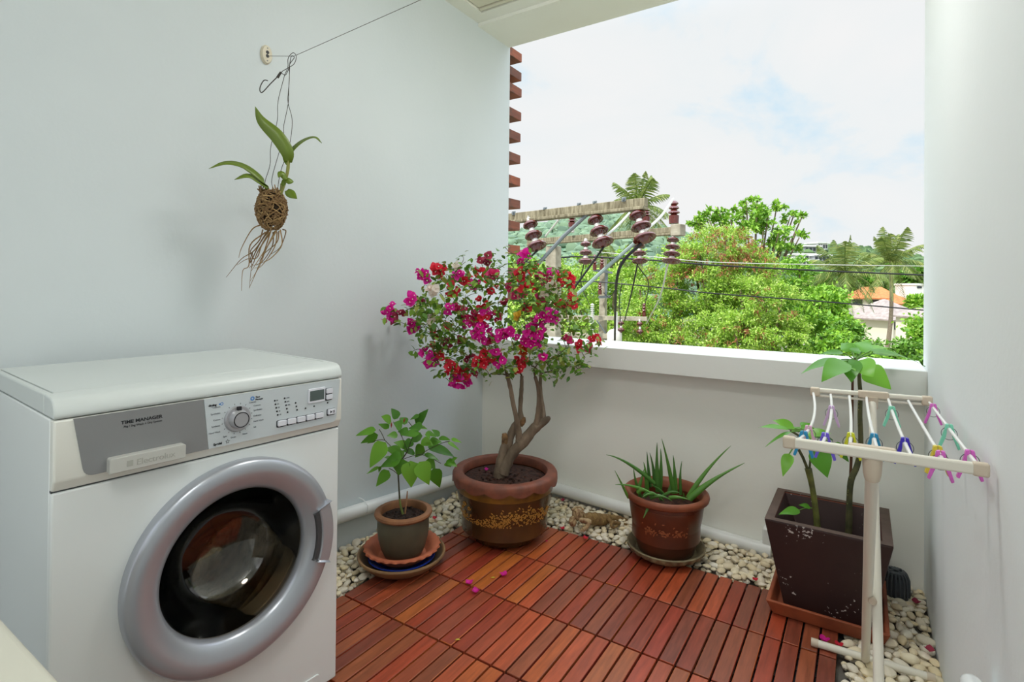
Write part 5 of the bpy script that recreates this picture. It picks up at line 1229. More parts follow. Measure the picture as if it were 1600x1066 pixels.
m = MB().tube([c7(548, 200, 5.6), c7(370, 365, 5.78), c7(205, 545, 6.0), c7(-20, 770, 6.2)], 0.022, 8); m.build('brace', 'galvanised', near, label='grey brace')
m = MB().tube([c7(800, 385, 5.3), c7(615, 545, 5.6), c7(430, 715, 5.9), c7(60, 1040, 6.3)], 0.02, 8); m.build('brace', 'brace_pale', near, label='pale green-grey brace')
# farther pole
B0_, B1_ = at(845, 377, 9.4), at(1064, 359.5, 7.4); db = (B1_ - B0_) / np.linalg.norm(B1_ - B0_)
PF = at(865, 380, 9.3)
far = thing('utility_pole', 'square concrete power pole farther out whose cross-arm ends in open sky', 'utility pole', (PF[0], PF[1], GZ0))
MB().hexa([(PF[0] - .16, PF[1] - .16, GZ0), (PF[0] + .16, PF[1] - .16, GZ0), (PF[0] + .16, PF[1] + .16, GZ0), (PF[0] - .16, PF[1] + .16, GZ0)], [(PF[0] - .1, PF[1] - .1, 1.78), (PF[0] + .1, PF[1] - .1, 1.78), (PF[0] + .1, PF[1] + .1, 1.78), (PF[0] - .1, PF[1] + .1, 1.78)]).build('post', 'pole_concrete', far, smooth=False, bevel=0.012)
m = MB().beam(B0_ - db * .3 + V(0, 0, .01), B1_ + V(0, 0, .01), 0.1, 0.075); m.beam(B0_ - db * .3 + V(0, 0, -.045), B1_ + V(0, 0, -.045), 0.12, 0.032)
arm2 = m.build('crossarm', 'pole_streaked', far, smooth=False, bevel=0.006)
MB().beam(B1_ - db * .12, B1_ + db * .03, 0.15, 0.16).build('end_block', 'pole_concrete', arm2, smooth=False, bevel=0.01)
for a_, b_, D_, n_ in (((497, 380), (497, 528), 8.25, 3), ((803, 395), (808, 523), 7.78, 3), ((1000, 362), (988, 523), 7.45, 4)):
    m = MB(); string(m, c7(*a_, D_), c7(*b_, D_ - .1), n_, 0.088 if n_ == 3 else 0.09); m.build('insulator', ['porcelain_brown', 'cap_grey'], far)
for a_, b_, D_, r in (((418, 322), (418, 238), 8.75, .072), ((1003, 305), (1003, 160), 7.5, .082), ((842, 290), (842, 205), 7.75, .075)):
    m = MB(); p0_, p1_ = c7(*a_, D_), c7(*b_, D_); post_ins(m, p0_ + V(0, 0, .03), p1_, r); m.mat(1).tube([p0_ - V(0, 0, .06), p0_ + V(0, 0, .035)], 0.04, 10); m.build('insulator', ['porcelain_brown', 'cap_grey'], far)
# third pole with a lower arm, arrester and white box
PT = at(943, 405, 13.0)
thd = thing('utility_pole', 'slim concrete pole behind with lower cross-arms and a white box', 'utility pole', (PT[0], PT[1], GZ0))
m = MB().hexa([(PT[0] - .13, PT[1] - .13, GZ0), (PT[0] + .13, PT[1] - .13, GZ0), (PT[0] + .13, PT[1] + .13, GZ0), (PT[0] - .13, PT[1] + .13, GZ0)], [(PT[0] - .06, PT[1] - .06, PT[2]), (PT[0] + .06, PT[1] - .06, PT[2]), (PT[0] + .06, PT[1] + .06, PT[2]), (PT[0] - .06, PT[1] + .06, PT[2])])
m.build('post', 'pole_concrete', thd, smooth=False)
MB().beam(c7(330, 828, 13.2), c7(850, 840, 12.4), 0.1, 0.1).build('crossarm', 'pole_concrete', thd, smooth=False, bevel=0.006)
MB().beam(c7(380, 930, 13.1), c7(700, 940, 12.6), 0.1, 0.12).build('crossarm', 'pole_concrete', thd, smooth=False, bevel=0.006)
m = MB()
for k in range(14): m.lathe([(0.018, 0), (0.05, .012), (0.05, .02), (0.018, .03)], 12, c=c7(535, 905 - k * 11, 12.6))
m.tube([c7(535, 925, 12.6), c7(535, 750, 12.6)], 0.02, 8); m.build('arrester', 'polymer_grey', thd)
MB().lathe([(0.0, 0.0), (0.16, 0.0), (0.17, .03), (0.17, .26), (0.14, .3), (0.1, .33), (0.0, .36)], 20, c=c7(662, 985, 12.4)).build('box', 'box_white', thd)
MB().beam(c7(540, 560, 12.8), c7(650, 575, 12.8), 0.08, 0.05).beam(c7(618, 560, 12.85), c7(612, 720, 12.85), 0.06, 0.06).beam(c7(570, 715, 12.8), c7(640, 712, 12.8), 0.08, 0.06).build('bracket', 'galvanised', thd, smooth=False)
for a_, b_ in (((548, 560), (545, 470)), ((590, 558), (586, 478)), ((578, 700), (576, 628)), ((832, 830), (834, 750))):
    m = MB(); post_ins(m, c7(*a_, 12.7), c7(*b_, 12.7), .055, 3); m.build('insulator', ['porcelain_brown', 'cap_grey'], thd)
for a_, b_ in (((700, 842), (700, 918)), ((806, 842), (810, 930))):
    m = MB(); string(m, c7(*a_, 12.4), c7(*b_, 12.3), 2, .075); m.build('insulator', ['porcelain_brown', 'cap_grey'], thd)
MB().tube([c7(562, 850, 12.7), c7(612, 925, 12.7)], 0.018, 6).tube([c7(690, 850, 12.6), c7(640, 925, 12.6)], 0.018, 6).build('brace', 'galvanised', thd)
MB().tube([c7(672, 800, 12.5), c7(678, 905, 12.5)], 0.03, 8).build('fuse_tube', 'polymer_grey', thd)
# cables
def cable(pts, r, m_, lab, n=8):
    P = spline(pts, n); o = MB().tube(P, r, 6).build('power_cable', m_); tag(o, lab, 'cable', 'overhead power cables'); return o
cable([tails[0], c7(120, 545, 6.0), c7(-60, 760, 6.3)], 0.011, 'cable_black', 'black cable hanging from the leftmost insulator string')
cable([tails[1], c7(440, 650, 5.6), c7(300, 840, 5.8)], 0.011, 'cable_black', 'black cable running down left from the middle near insulator string')
cable([tails[2] + V(0, 0, .03), c7(715, 505, 5.4), c7(675, 620, 5.6), c7(667, 790, 6.4), c7(664, 960, 7.5)], 0.016, 'cable_black', 'thick black cable curving down from the right near insulator string')
cable([c7(265, 365, 7.6), c7(310, 310, 7.4), c7(358, 250, 7.2)], 0.013, 'cable_pale', 'pale wrapped cable end above the left insulator string')
cable([tails[1] + V(0, 0, .09), c7(690, 295, 6.0), c7(748, 232, 6.5)], 0.014, 'cable_pale', 'pale wrapped cable end above the middle insulator string')
cable([tails[2] + V(0, 0, .12), c7(930, 250, 5.9), c7(1000, 150, 6.6)], 0.015, 'cable_pale', 'pale wrapped cable running up to the topmost brown insulator')
cable([c7(40, 525, 10.5), c7(250, 505, 10.6), c7(440, 482, 10.8), c7(840, 500, 10.4), c7(1250, 532, 10), at(1280, 423, 10.2), at(1445, 430, 10.6)], 0.017, 'cable_black', 'thick black cable crossing in front of the trees, upper one of two')
cable([c7(560, 455, 11), c7(900, 485, 10.6), at(1120, 410, 10.5), at(1300, 414, 10.8), at(1445, 416, 11.2)], 0.009, 'cable_pale', 'thin pale cable just above the thick black one')
cable([c7(320, 640, 11), c7(500, 625, 10.5), c7(720, 640, 10), c7(1000, 668, 9.8), at(1120, 459, 9.6), at(1280, 471, 9.8), at(1445, 485, 10)], 0.013, 'cable_black', 'black cable crossing lower down in front of the trees')
cable([c7(795, 522, 7.7), c7(760, 690, 8.6), c7(720, 850, 12.3)], 0.012, 'cable_black', 'black drop wire below the middle far insulator string')
cable([c7(970, 520, 7.4), c7(920, 720, 8.6), c7(845, 868, 12.3)], 0.013, 'cable_pale', 'pale drop wire below the right far insulator string')
cable([c7(800, 540, 7.7), c7(858, 640, 9), c7(838, 755, 12.6)], 0.009, 'cable_black', 'thin black jumper wire to the small right insulator')
cable([c7(485, 528, 8.2), c7(470, 640, 9.0), c7(520, 760, 12.6)], 0.009, 'cable_black', 'thin black jumper wire to the ribbed arrester')
cable([c7(600, 690, 12.7), c7(630, 715, 12.5), c7(662, 680, 12), c7(672, 630, 11.5)], 0.011, 'cable_black', 'short black wire looping at the slim pole')
cable([c7(700, 880, 12.2), c7(690, 740, 10), c7(704, 640, 9)], 0.009, 'cable_black', 'thin black riser wire above the white box')

# ------------------------------------------------------------------ vegetation
mat_random('leaf_lime', [(0.0, (164, 200, 62)), (0.25, (134, 178, 50)), (0.5, (190, 216, 100)), (0.7, (112, 158, 50)), (0.88, (204, 220, 130)), (1.0, (150, 190, 58))], 0.55, transl=0.26, obj_random=False)
mat_random('leaf_mid', [(0.0, (112, 166, 48)), (0.3, (146, 192, 58)), (0.55, (90, 142, 42)), (0.8, (170, 206, 80)), (1.0, (104, 156, 46))], 0.5, transl=0.24, obj_random=False)
mat_random('leaf_dark', [(0.0, (86, 134, 46)), (0.3, (116, 164, 58)), (0.6, (66, 108, 38)), (0.85, (142, 182, 72)), (1.0, (76, 120, 42))], 0.45, transl=0.25, obj_random=False)
mat_random('pod_brown', [(0.0, (150, 92, 58)), (0.4, (122, 66, 44)), (0.7, (178, 118, 70)), (1.0, (110, 58, 42))], 0.6, transl=0.2, obj_random=False)
mat_random('palm_leaf', [(0.0, (98, 122, 54)), (0.4, (132, 148, 72)), (0.7, (78, 104, 46)), (1.0, (166, 172, 100))], 0.45, transl=0.25)
mat('tree_bark', (128, 112, 92), 0.9, noise=(6, (92, 78, 62), 0.35, 0.7)); mat('palm_bark', (140, 128, 110), 0.9, noise=(9, (104, 92, 76), 0.35, 0.7, (1, 1, 3)))
NR_ = np.random.default_rng(3)
def leaf_cloud(m, ells, n, size, clumps=60, spread=0.16, squash=0.6, aspect=0.45, droop=0.3):
    """folded diamond leaves gathered in clumps over ellipsoids (centre, radii)"""
    vol = np.array([np.prod(np.array(e[1])) ** (2 / 3) for e in ells]); vol /= vol.sum()
    for e, w in zip(ells, vol):
        c_, r = np.array(e[0]), np.array(e[1]); k = max(6, int(clumps * w)); nn = int(n * w)
        d = NR_.normal(size=(k, 3)); d /= np.linalg.norm(d, axis=1)[:, None]; cc = c_ + d * r * (0.5 + 0.5 * NR_.random((k, 1)) ** 0.6)
        pick = NR_.integers(0, k, nn); g = NR_.normal(size=(nn, 3)) * V(1, 1, squash) * spread * r.mean(); P = cc[pick] + g
        ax_ = NR_.normal(size=(nn, 3)); ax_[:, 2] -= droop; ax_ += d[pick] * 0.6; ax_ /= np.linalg.norm(ax_, axis=1)[:, None]
        up = NR_.normal(size=(nn, 3)) * 0.6 + V(0, 0, 1); s_ = np.cross(ax_, up); s_ /= np.linalg.norm(s_, axis=1)[:, None]; u_ = np.cross(s_, ax_)
        L_ = size * (0.6 + 0.8 * NR_.random((nn, 1))); W_ = L_ * aspect
        v0 = P; v1 = P + ax_ * L_ * .45 + s_ * W_ * .5 + u_ * W_ * .12; v2 = P + ax_ * L_; v3 = P + ax_ * L_ * .45 - s_ * W_ * .5 + u_ * W_ * .12
        o = len(m.v); m.v.extend(map(tuple, np.stack([v0, v1, v2, v3], 1).reshape(-1, 3)))
        m.f.extend([(o + 4 * i, o + 4 * i + 1, o + 4 * i + 2, o + 4 * i + 3) for i in range(nn)]); m.mi.extend([m.cur] * nn)
def pe(px_, py_, D, rx, ry, rd=None):
    s_ = D / FOC; return (at(px_, py_, D), (rx * s_, (rd or (rx + ry) / 2) * s_, ry * s_))
def tree(name, label, cat, ells, n, size, m_, foot, pods=None, clumps=70, spread=0.2, group=None, aspect=0.45, bark='tree_bark', limbs=7):
    f0 = V(foot[0], foot[1], GZ0); t = thing(name, label, cat, f0, group=group)
    m = MB(); leaf_cloud(m, ells, n, size, clumps, spread, aspect=aspect); m.build('crown', m_, t, flat=True)
    q = MB(); c0 = np.mean([e[0] for e in ells], 0); h_ = f0 + (c0 - f0) * 0.62; q.tube(spline([f0, f0 + (h_ - f0) * .5 + V(.1, .1, 0), h_], 4), lerp_r([.16, .12, .09], 9), 8)
    for k in range(limbs):
        e = ells[k % len(ells)]; d = NR_.normal(size=3); d[2] = abs(d[2]); d /= np.linalg.norm(d); e_ = e[0] + d * np.array(e[1]) * .75
        q.tube(bez(h_ - V(0, 0, .2 * (k % 3)), (h_ + e_) / 2 + V(0, 0, -.15), e_, 5), lerp_r([.06, .018], 6), 6)
    q.build('trunk', bark, t)
    if pods:
        m = MB(); leaf_cloud(m, pods[0], pods[1], pods[2], pods[3], 0.05, squash=0.9, aspect=0.22, droop=1.6); m.build('seed_pods', 'pod_brown', t, flat=True)
    return t
tg = 'trees beyond the parapet'
def fx(px_, D): return at(px_, 500, D)[:2]
tree('flowering_tree', 'lime green tree with many rust-brown pods, its top level with the insulators', 'tree', [pe(1120, 400, 13.5, 62, 48), pe(1085, 440, 13.2, 50, 60), pe(1165, 440, 13.2, 55, 50), pe(1110, 510, 12.8, 75, 55)], 42000, 0.066, 'leaf_lime', fx(1125, 13.6), pods=([pe(1125, 385, 13.0, 66, 32), pe(1110, 410, 12.7, 60, 40), pe(1165, 415, 12.8, 45, 35)], 2600, 0.085, 210), group=tg, clumps=260, spread=0.12)
tree('flowering_tree', 'lime green tree with scattered brown pods in the middle of the view', 'tree', [pe(1190, 480, 12.2, 55, 55), pe(1150, 530, 11.8, 60, 45), pe(1225, 530, 11.9, 45, 42), pe(1170, 590, 11.6, 80, 50)], 36000, 0.062, 'leaf_lime', fx(1185, 12.3), pods=([pe(1185, 490, 11.9, 60, 45), pe(1150, 540, 11.4, 60, 45)], 1100, 0.085, 90), group=tg, clumps=260, spread=0.12)
tree('flowering_tree', 'lime green tree with brown pods right of the slim pole', 'tree', [pe(1025, 480, 13.6, 50, 55), pe(1050, 430, 13.8, 38, 50), pe(1040, 545, 12.8, 60, 50), pe(1000, 520, 13.2, 40, 50)], 36000, 0.066, 'leaf_lime', fx(1035, 13.8), pods=([pe(1040, 450, 13.2, 40, 50), pe(1030, 520, 12.6, 50, 40)], 900, 0.085, 75), group=tg, clumps=260, spread=0.12)
tree('leafy_tree', 'bright green tree behind the slim concrete pole', 'tree', [pe(965, 470, 15.5, 42, 55), pe(925, 480, 15.6, 42, 60), pe(945, 545, 15.0, 60, 55), pe(985, 420, 16, 30, 34)], 18000, 0.095, 'leaf_lime', fx(950, 15.8), group=tg, clumps=160, spread=0.14)
tree('leafy_tree', 'bright green tree behind the bougainvillea and the square pole', 'tree', [pe(880, 450, 16.5, 48, 50), pe(830, 460, 16.6, 50, 55), pe(860, 530, 16.0, 70, 60), pe(895, 415, 17, 26, 26)], 18000, 0.10, 'leaf_lime', fx(858, 16.8), group=tg, clumps=160, spread=0.14)
tree('leafy_tree', 'green tree at the far left of the opening under the wooded hill', 'tree', [pe(775, 450, 18, 50, 50), pe(800, 420, 18.5, 40, 34), pe(770, 540, 17.5, 70, 70)], 8000, 0.14, 'leaf_mid', fx(775, 18), group=tg, clumps=110, spread=0.15)
tree('almond_tree', 'taller open-crowned green tree whose bare-ish top stands against the sky', 'tree', [pe(1150, 345, 17, 58, 26), pe(1205, 335, 17, 32, 20), pe(1120, 330, 17, 26, 14), pe(1230, 375, 16.8, 30, 24), pe(1185, 372, 16.6, 50, 26), pe(1100, 345, 17, 22, 18), pe(1240, 340, 17, 16, 10), pe(1175, 318, 17, 26, 8)], 5200, 0.12, 'leaf_mid', fx(1180, 17), group=tg, clumps=150, spread=0.085, aspect=0.6, limbs=24)
tree('leafy_tree', 'mid-green bushy tree sloping down to the palms', 'tree', [pe(1230, 440, 13.8, 38, 42), pe(1255, 485, 13.2, 38, 40), pe(1270, 530, 12.6, 44, 34), pe(1250, 575, 12.4, 60, 40)], 10000, 0.11, 'leaf_mid', fx(1255, 13.5), group=tg, clumps=170, spread=0.13)
bu = 'bushes beyond the parapet'
for px_, py_, D, rx, ry, mm, lab in ((1315, 528, 15, 32, 22, 'leaf_dark', 'rounded dark bush below the first palm'), (1300, 556, 12, 40, 26, 'leaf_mid', 'bright bush behind the tip of the planter shrub'), (1360, 556, 16, 40, 20, 'leaf_dark', 'dark glossy bush in front of the grey-roofed house'), (1362, 585, 12, 50, 26, 'leaf_mid', 'low bush right above the sill behind the planter shrub'), (1428, 562, 13, 30, 32, 'leaf_dark', 'dark green bush against the right end of the opening'), (1440, 525, 17, 14, 26, 'leaf_mid', 'yellow-green bush at the right wall edge beside the house'), (1425, 590, 11, 40, 24, 'leaf_dark', 'dark bush lowest at the right end of the sill'), (1500, 520, 14, 60, 60, 'leaf_mid', 'green bush hidden beyond the right wall'), (1600, 500, 17, 80, 60, 'leaf_dark', 'large dark bush hidden beyond the right wall')):
    e1 = pe(px_, py_, D, rx, ry); f0 = V(e1[0][0], e1[0][1], GZ0); t = thing('bush', lab, 'bush', f0, group=bu)
    m = MB(); leaf_cloud(m, [e1, (e1[0] - V(0, 0, e1[1][2] * 1.2), V(*e1[1]) * 1.1)], 5200, 0.10 * D / 12, 70, 0.2, aspect=0.6); m.build('foliage', mm, t, flat=True)
    MB().tube([f0, e1[0] - V(0, 0, e1[1][2])], 0.09, 7).build('stem', 'tree_bark', t)
for px_, py_, D, rx, ry, mm, lab in ((1270, 440, 60, 26, 12, 'leaf_dark', 'dark tree clump below the hillside buildings'), (1352, 436, 82, 26, 10, 'leaf_dark', 'tree between the two palms'), (1430, 432, 82, 22, 14, 'leaf_dark', 'tree at the right edge behind the second palm'), (1437, 474, 62, 14, 10, 'leaf_mid', 'bright tree right of the orange roofs'), (1290, 470, 34, 28, 24, 'leaf_mid', 'tree left of the first palm'), (1322, 512, 40, 14, 12, 'leaf_dark', 'dark shrub at the foot of the first palm, left of the bungalow'), (1300, 505, 30, 34, 18, 'leaf_mid', 'spreading shrub left of the first palm trunk')):
    e1 = pe(px_, py_, D, rx, ry); f0 = V(e1[0][0], e1[0][1], GZ0); t = thing('tree', lab, 'tree', f0, group='middle-distance trees')
    m = MB(); leaf_cloud(m, [e1, (e1[0] - V(0, 0, e1[1][2] * .8), V(*e1[1]))], 3800, 0.13 * D / 16, 60, 0.2, aspect=0.6); m.build('crown', mm, t, flat=True)
    MB().tube([f0, e1[0]], 0.14, 7).build('trunk', 'tree_bark', t)
# palms
def palm(head, foot, L_, n_, label, lift=(0.9, -0.7), seed=1):
    pr2 = random.Random(seed); t = thing('coconut_palm', label, 'palm', foot, group='coconut palms')
    hd_ = np.array(head); ft_ = np.array(foot)
    P = spline([ft_, ft_ * .5 + hd_ * .5 + V(.2, .1, 0), hd_], 6); MB().tube(P, lerp_r([.2, .15, .13], len(P)), 10).build('trunk', 'palm_bark', t)
    for k in range(n_):
        a = 2.399963 * k + pr2.uniform(-.2, .2); q = k / (n_ - 1); el = lift[0] + (lift[1] - lift[0]) * q + pr2.uniform(-.15, .15); l_ = L_ * pr2.uniform(.8, 1.08)
        d = V(math.cos(a) * math.cos(el), math.sin(a) * math.cos(el), math.sin(el)); tip = hd_ + d * l_ * .85 + V(0, 0, -.40 * l_ * (1 - .85 * max(0.0, math.sin(el))))
        R_ = bez(hd_, hd_ + d * l_ * .6, tip, 12); m = MB().tube(R_, lerp_r([.03, .008], 13), 4, caps=False)
        for i in range(1, 26):
            s_ = i / 26 * 12; j = min(int(s_), 11); p = R_[j] * (1 - (s_ - j)) + R_[j + 1] * (s_ - j); tg_ = R_[j + 1] - R_[j]; tg_ /= np.linalg.norm(tg_); sd = np.cross(tg_, V(0, 0, 1)); sd /= np.linalg.norm(sd) + 1e-9
            ll = l_ * .27 * math.sin(PI * min(.97, i / 26 * .85 + .13))
            for sg in (1, -1):
                dd = sd * sg * .8 + tg_ * .65 + V(0, 0, -.55 - pr2.uniform(0, .3)); dd /= np.linalg.norm(dd); w_ = tg_ * l_ * .011
                m.add([p - w_, p + w_, p + dd * ll * .6 + w_ * .8 + V(0, 0, .02), p + dd * ll + V(0, 0, -.05 * ll), p + dd * ll * .6 - w_ * .8], [(0, 1, 2, 3, 4)])
        m.build('frond', 'palm_leaf', t, flat=True)
    if seed != 3:
        for k in range(6):
            a = k * 1.05; q = MB().blob(hd_ + V(math.cos(a) * .3, math.sin(a) * .3, -.3), (.13, .13, .16), 8, 6); q.build('coconut', 'leaf_mid', t)
    return t
def pf(px_, D): q = at(px_, 500, D); return V(q[0], q[1], GZ0)
palm(at(1320, 425, 38), pf(1314, 38), 3.3, 26, 'coconut palm nearer the middle of the view, with drooping fronds over the trunk', (1.35, -1.0), 1)
palm(at(1392, 408, 44), pf(1384, 44), 3.6, 26, 'taller coconut palm near the right end of the opening, fronds raised', (1.5, -0.9), 2)
palm(at(997, 322, 24), pf(985, 24), 2.2, 22, 'palm whose fronds rise right behind the near cross-arm', (1.35, -0.7), 3)
palm(at(958, 415, 21), pf(955, 21), 1.5, 14, 'low palm with pale fronds below the far cross-arm', (1.1, -0.5), 4)

# ------------------------------------------------------------------ houses, hillside and ground
mat('wall_cream', (224, 218, 200), 0.8); mat('roof_grey', (166, 154, 148), 0.85, noise=(3, (140, 128, 122), 0.35, 0.7)); mat('roof_orange', (196, 122, 70), 0.8, noise=(3, (168, 98, 56), 0.4, 0.7)); mat('wall_white', (230, 230, 226), 0.8); mat('glass_dark', (54, 60, 66), 0.2); mat('wall_grey', (150, 152, 156), 0.8)
HA = math.atan2(CF[1], CF[0]) - PI / 2
def house(name, label, c, w, d, h, roof_h, mats_, rz=0.3, over=0.5, wins=3, hip=0.12, nomat=None, flatroof=False, cols=False):
    t = thing(name, label, 'house', c, rz=HA + rz)
    MB().box((-w / 2, -d / 2, -2.5), (w / 2, d / 2, h)).build('walls', mats_[0], t, local=True, smooth=False)
    if flatroof: MB().box((-w / 2 - over, -d / 2 - over, h), (w / 2 + over, d / 2 + over, h + roof_h)).build('roof', mats_[1], t, local=True, smooth=False)
    else:
        a, b_ = w / 2 + over, d / 2 + over; k = w * hip
        q = MB(); q.add([(-a, -b_, h), (a, -b_, h), (a, b_, h), (-a, b_, h), (-k, 0, h + roof_h), (k, 0, h + roof_h), (-a, -b_, h - .14), (a, -b_, h - .14), (a, b_, h - .14), (-a, b_, h - .14)], [(0, 1, 5, 4), (1, 2, 5), (2, 3, 4, 5), (3, 0, 4), (6, 7, 1, 0), (7, 8, 2, 1), (8, 9, 3, 2), (9, 6, 0, 3), (9, 8, 7, 6)])
        q.build('roof', mats_[1], t, local=True, smooth=False)
    for i in range(wins):
        x = -w / 2 + w * (i + .5) / wins
        q = MB().box((x - w * .22 / wins * 1.4, -d / 2 - .05, h * .25), (x + w * .22 / wins * 1.4, -d / 2 + .02, h * .8)).build('window', mats_[2], t, local=True, smooth=False)
    for i in range(2):
        y = -d / 2 + d * (i + .5) / 2; MB().box((w / 2 - .02, y - d * .15, h * .25), (w / 2 + .05, y + d * .15, h * .8)).build('window', mats_[2], t, local=True, smooth=False)
    if cols:
        for i in range(4): MB().box((-w / 2 - .3 + i * (w + .6) / 3 - .1, -d / 2 - .45, -2.5), (-w / 2 - .3 + i * (w + .6) / 3 + .1, -d / 2 - .25, h)).build('post', mats_[0], t, local=True, smooth=False)
    return t
hz = at(1381, 517, 60); house('house', 'cream bungalow with grey pyramid roof between palm and bush', hz, 5.2, 5.2, 1.45, 2.1, ('wall_cream', 'roof_grey', 'glass_dark'), 0.35, 0.7, 3, 0.03, cols=True)
hz = at(1362, 478, 74); house('house', 'house with orange tiled roof behind the grey-roofed bungalow', hz, 5.5, 5, 1.1, 1.5, ('wall_cream', 'roof_orange', 'glass_dark'), -0.5, 0.5, 3, 0.2)
hz = at(1404, 482, 66); house('house', 'small orange-roofed annex right of the palm trunk', hz, 2.6, 2.6, 0.6, 0.9, ('wall_cream', 'roof_orange', 'glass_dark'), 0.1, 0.3, 1, 0.1)
hz = at(1431, 452, 72); house('house', 'white flat-roofed house at the right edge beside the palm fronds', hz, 3.4, 3, 0.5, 0.25, ('wall_white', 'wall_white', 'glass_dark'), 0.2, 0.1, 3, flatroof=True)
hz = at(1436, 502, 52); house('house', 'grey-roofed shed at the right edge beyond the bushes', hz, 2.6, 2.6, 0.5, 0.8, ('wall_cream', 'roof_grey', 'glass_dark'), 0.2, 0.4, 2, 0.1)
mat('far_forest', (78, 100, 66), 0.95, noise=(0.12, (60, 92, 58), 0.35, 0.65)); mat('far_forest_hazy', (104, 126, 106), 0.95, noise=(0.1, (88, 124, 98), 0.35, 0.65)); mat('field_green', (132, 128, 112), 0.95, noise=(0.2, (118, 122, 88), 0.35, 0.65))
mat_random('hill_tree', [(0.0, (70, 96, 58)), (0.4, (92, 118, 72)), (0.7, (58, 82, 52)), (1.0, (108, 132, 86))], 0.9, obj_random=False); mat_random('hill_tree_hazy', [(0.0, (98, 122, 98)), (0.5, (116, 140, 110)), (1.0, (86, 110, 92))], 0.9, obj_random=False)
def hill(name, xs, ys, Df, Dr, m_, mt_, ntree, rt, label):
    q = MB(); cols_ = np.linspace(xs[0], xs[-1], 40); rows = 14; o = 0
    pts = []
    for x in cols_:
        yt = float(np.interp(x, xs, ys)); top = at(x, yt, Dr)
        for j in range(rows + 4):
            if j <= rows:
                t_ = j / rows; b0 = at(x, 500, Df); b0[2] = GZ0; p = b0 + (top - b0) * t_; p[2] = GZ0 + (top[2] - GZ0) * (math.sin(t_ * PI / 2) ** 1.2)
            else:
                t_ = (j - rows) / 3; p = top + (top - CAM) * V(1, 1, 0) * .25 * t_; p[2] = top[2] + (GZ0 - top[2]) * t_
            q.v.append(tuple(p)); pts.append(p)
    n_ = rows + 4
    for i in range(39):
        for j in range(n_ - 1): q.face(i * n_ + j, (i + 1) * n_ + j, (i + 1) * n_ + j + 1, i * n_ + j + 1)
    h_ = q.build(name, m_, world_origin=True); h_['kind'] = 'structure'
    fb_ = MB()
    for k in range(ntree):
        i = xr.uniform(0, 38.9); j = xr.uniform(1, rows + .6); a = int(i); b_ = int(j); f_ = i - a; g_ = j - b_
        P_ = lambda ii, jj: np.array(pts[ii * n_ + jj])
        p = (P_(a, b_) * (1 - g_) + P_(a, b_ + 1) * g_) * (1 - f_) + (P_(a + 1, b_) * (1 - g_) + P_(a + 1, b_ + 1) * g_) * f_; r = rt * xr.uniform(.6, 1.3)
        fb_.blob(p + V(0, 0, r * .3), (r, r, r * xr.uniform(.7, 1.1)), 8, 6, 0.35, rg=xr)
    tag(fb_.build('forest', mt_, smooth=True), label, 'forest', kind='stuff')
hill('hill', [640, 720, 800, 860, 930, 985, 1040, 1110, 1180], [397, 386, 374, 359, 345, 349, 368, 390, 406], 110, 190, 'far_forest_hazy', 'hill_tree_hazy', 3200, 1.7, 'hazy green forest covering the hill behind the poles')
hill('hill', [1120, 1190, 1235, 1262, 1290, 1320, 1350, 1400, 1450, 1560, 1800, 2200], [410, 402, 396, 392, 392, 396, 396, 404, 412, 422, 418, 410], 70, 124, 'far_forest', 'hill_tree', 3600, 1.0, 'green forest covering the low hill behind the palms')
gq = MB().box((-260, YO + 1.5, GZ0 - 0.5), (200, 420, GZ0)); structure('ground', gq, 'field_green', flat=True)
HX, HY = [1120, 1190, 1235, 1262, 1290, 1320, 1350, 1400, 1450, 1560, 1800, 2200], [410, 402, 396, 392, 392, 396, 396, 404, 412, 422, 418, 410]
def hill_at(px_, py_):
    top = at(px_, float(np.interp(px_, HX, HY)), 124); b0 = at(px_, 500, 70); b0[2] = GZ0; best = None
    for t_ in np.linspace(0, 1, 400):
        p = b0 + (top - b0) * t_; p[2] = GZ0 + (top[2] - GZ0) * (math.sin(t_ * PI / 2) ** 1.2)
        e_ = abs(pix(p)[1] - py_)
        if best is None or e_ < best[0]: best = (e_, p)
    return best[1] + V(0, 0, 0.6)
for px_, py_, w, h, mm, lab in ((1262, 400, 4.2, 1.6, 'wall_grey', 'grey building block high on the far hillside, left one'), (1276, 396, 3.2, 1.9, 'wall_white', 'pale building with flat roof high on the far hillside'), (1250, 413, 5.0, 1.5, 'wall_white', 'long pale villa lower on the far hillside'), (1277, 415, 4.0, 1.6, 'wall_grey', 'greyish villa just left of the palms on the hillside'), (1262, 421, 3.2, 1.2, 'wall_white', 'small white villa lowest on the far hillside')):
    house('villa', lab, hill_at(px_, py_), w * 0.72, 3, h * 0.7, 0.25, (mm, 'wall_white', 'glass_dark'), xr.uniform(-.3, .3), 0.3, 4, flatroof=True)
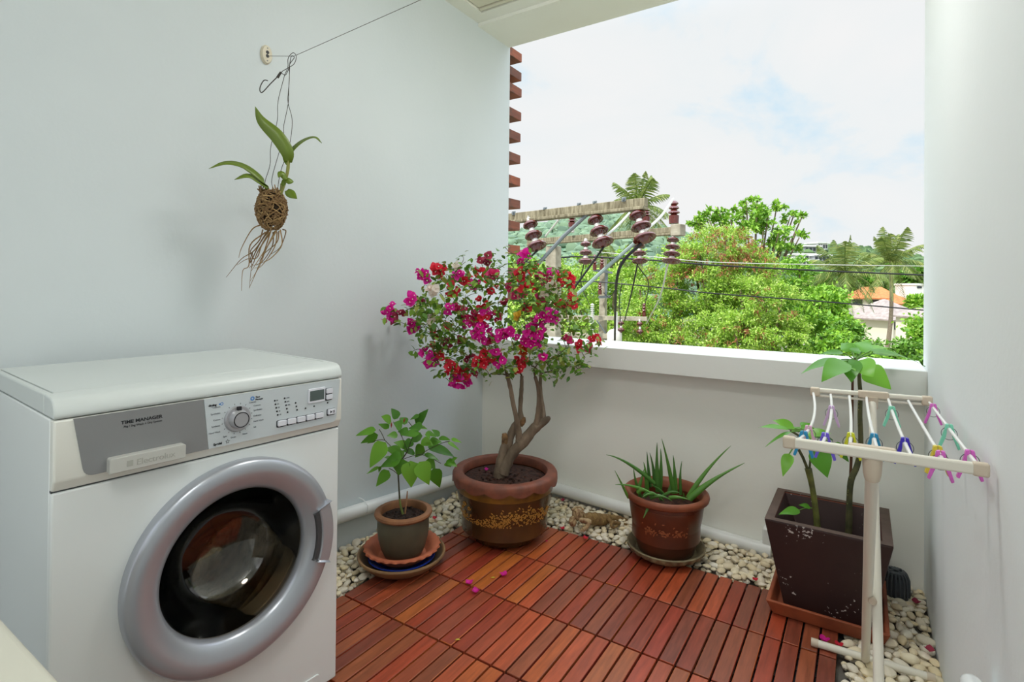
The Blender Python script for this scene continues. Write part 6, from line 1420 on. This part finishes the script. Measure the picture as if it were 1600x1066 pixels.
# ------------------------------------------------------------------ sky, sun
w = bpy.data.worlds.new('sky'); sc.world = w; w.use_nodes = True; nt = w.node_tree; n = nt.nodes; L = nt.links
bg = n['Background']; tc = n.new('ShaderNodeTexCoord'); mp = n.new('ShaderNodeMapping'); mp.inputs['Scale'].default_value = (1, 1, 1.9); mp.inputs['Location'].default_value = (0.35, 0.1, 0.2)
L.new(tc.outputs['Generated'], mp.inputs['Vector'])
nz = n.new('ShaderNodeTexNoise'); nz.inputs['Scale'].default_value = 2.6; nz.inputs['Detail'].default_value = 6; nz.inputs['Roughness'].default_value = 0.55; nz.inputs['Distortion'].default_value = 0.4
L.new(mp.outputs['Vector'], nz.inputs['Vector'])
rp = n.new('ShaderNodeValToRGB'); e = rp.color_ramp.elements
e[0].position = 0.31; e[0].color = (0.60, 0.80, 0.94, 1); e[1].position = 0.44; e[1].color = (0.86, 0.89, 0.90, 1)
x = e.new(0.385); x.color = (0.76, 0.86, 0.92, 1); x = e.new(0.62); x.color = (0.90, 0.905, 0.905, 1)
# overcast dome: brighter and bluer towards the zenith
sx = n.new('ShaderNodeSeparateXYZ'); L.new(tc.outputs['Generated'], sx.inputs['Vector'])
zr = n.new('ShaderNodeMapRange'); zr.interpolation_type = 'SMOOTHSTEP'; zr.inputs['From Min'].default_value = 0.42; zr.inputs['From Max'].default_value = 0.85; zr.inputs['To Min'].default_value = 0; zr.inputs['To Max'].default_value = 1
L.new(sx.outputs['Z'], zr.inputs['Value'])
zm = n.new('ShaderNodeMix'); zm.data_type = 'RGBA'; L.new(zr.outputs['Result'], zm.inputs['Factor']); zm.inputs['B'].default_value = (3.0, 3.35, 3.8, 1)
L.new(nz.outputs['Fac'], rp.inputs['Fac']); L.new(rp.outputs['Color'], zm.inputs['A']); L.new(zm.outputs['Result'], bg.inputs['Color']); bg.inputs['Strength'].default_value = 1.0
sd = bpy.data.lights.new('sun', 'SUN'); sd.energy = 3.6; sd.angle = math.radians(1.0); sd.color = (1.0, 0.96, 0.88)
so = bpy.data.objects.new('sun', sd); COL.objects.link(so); so.rotation_euler = Vector((0.28, 0.62, -0.80)).to_track_quat('-Z', 'Y').to_euler(); so.location = (0, -4, 8)
v = sc.view_settings; v.view_transform = 'Standard'; v.look = 'None'; v.exposure = 0.0; v.gamma = 1.0; v.use_curve_mapping = False
sc.cycles.max_bounces = 10; sc.cycles.diffuse_bounces = 6; sc.cycles.transmission_bounces = 10; sc.cycles.glossy_bounces = 5; sc.cycles.use_denoising = True
sc.cycles.sample_clamp_indirect = 6.0
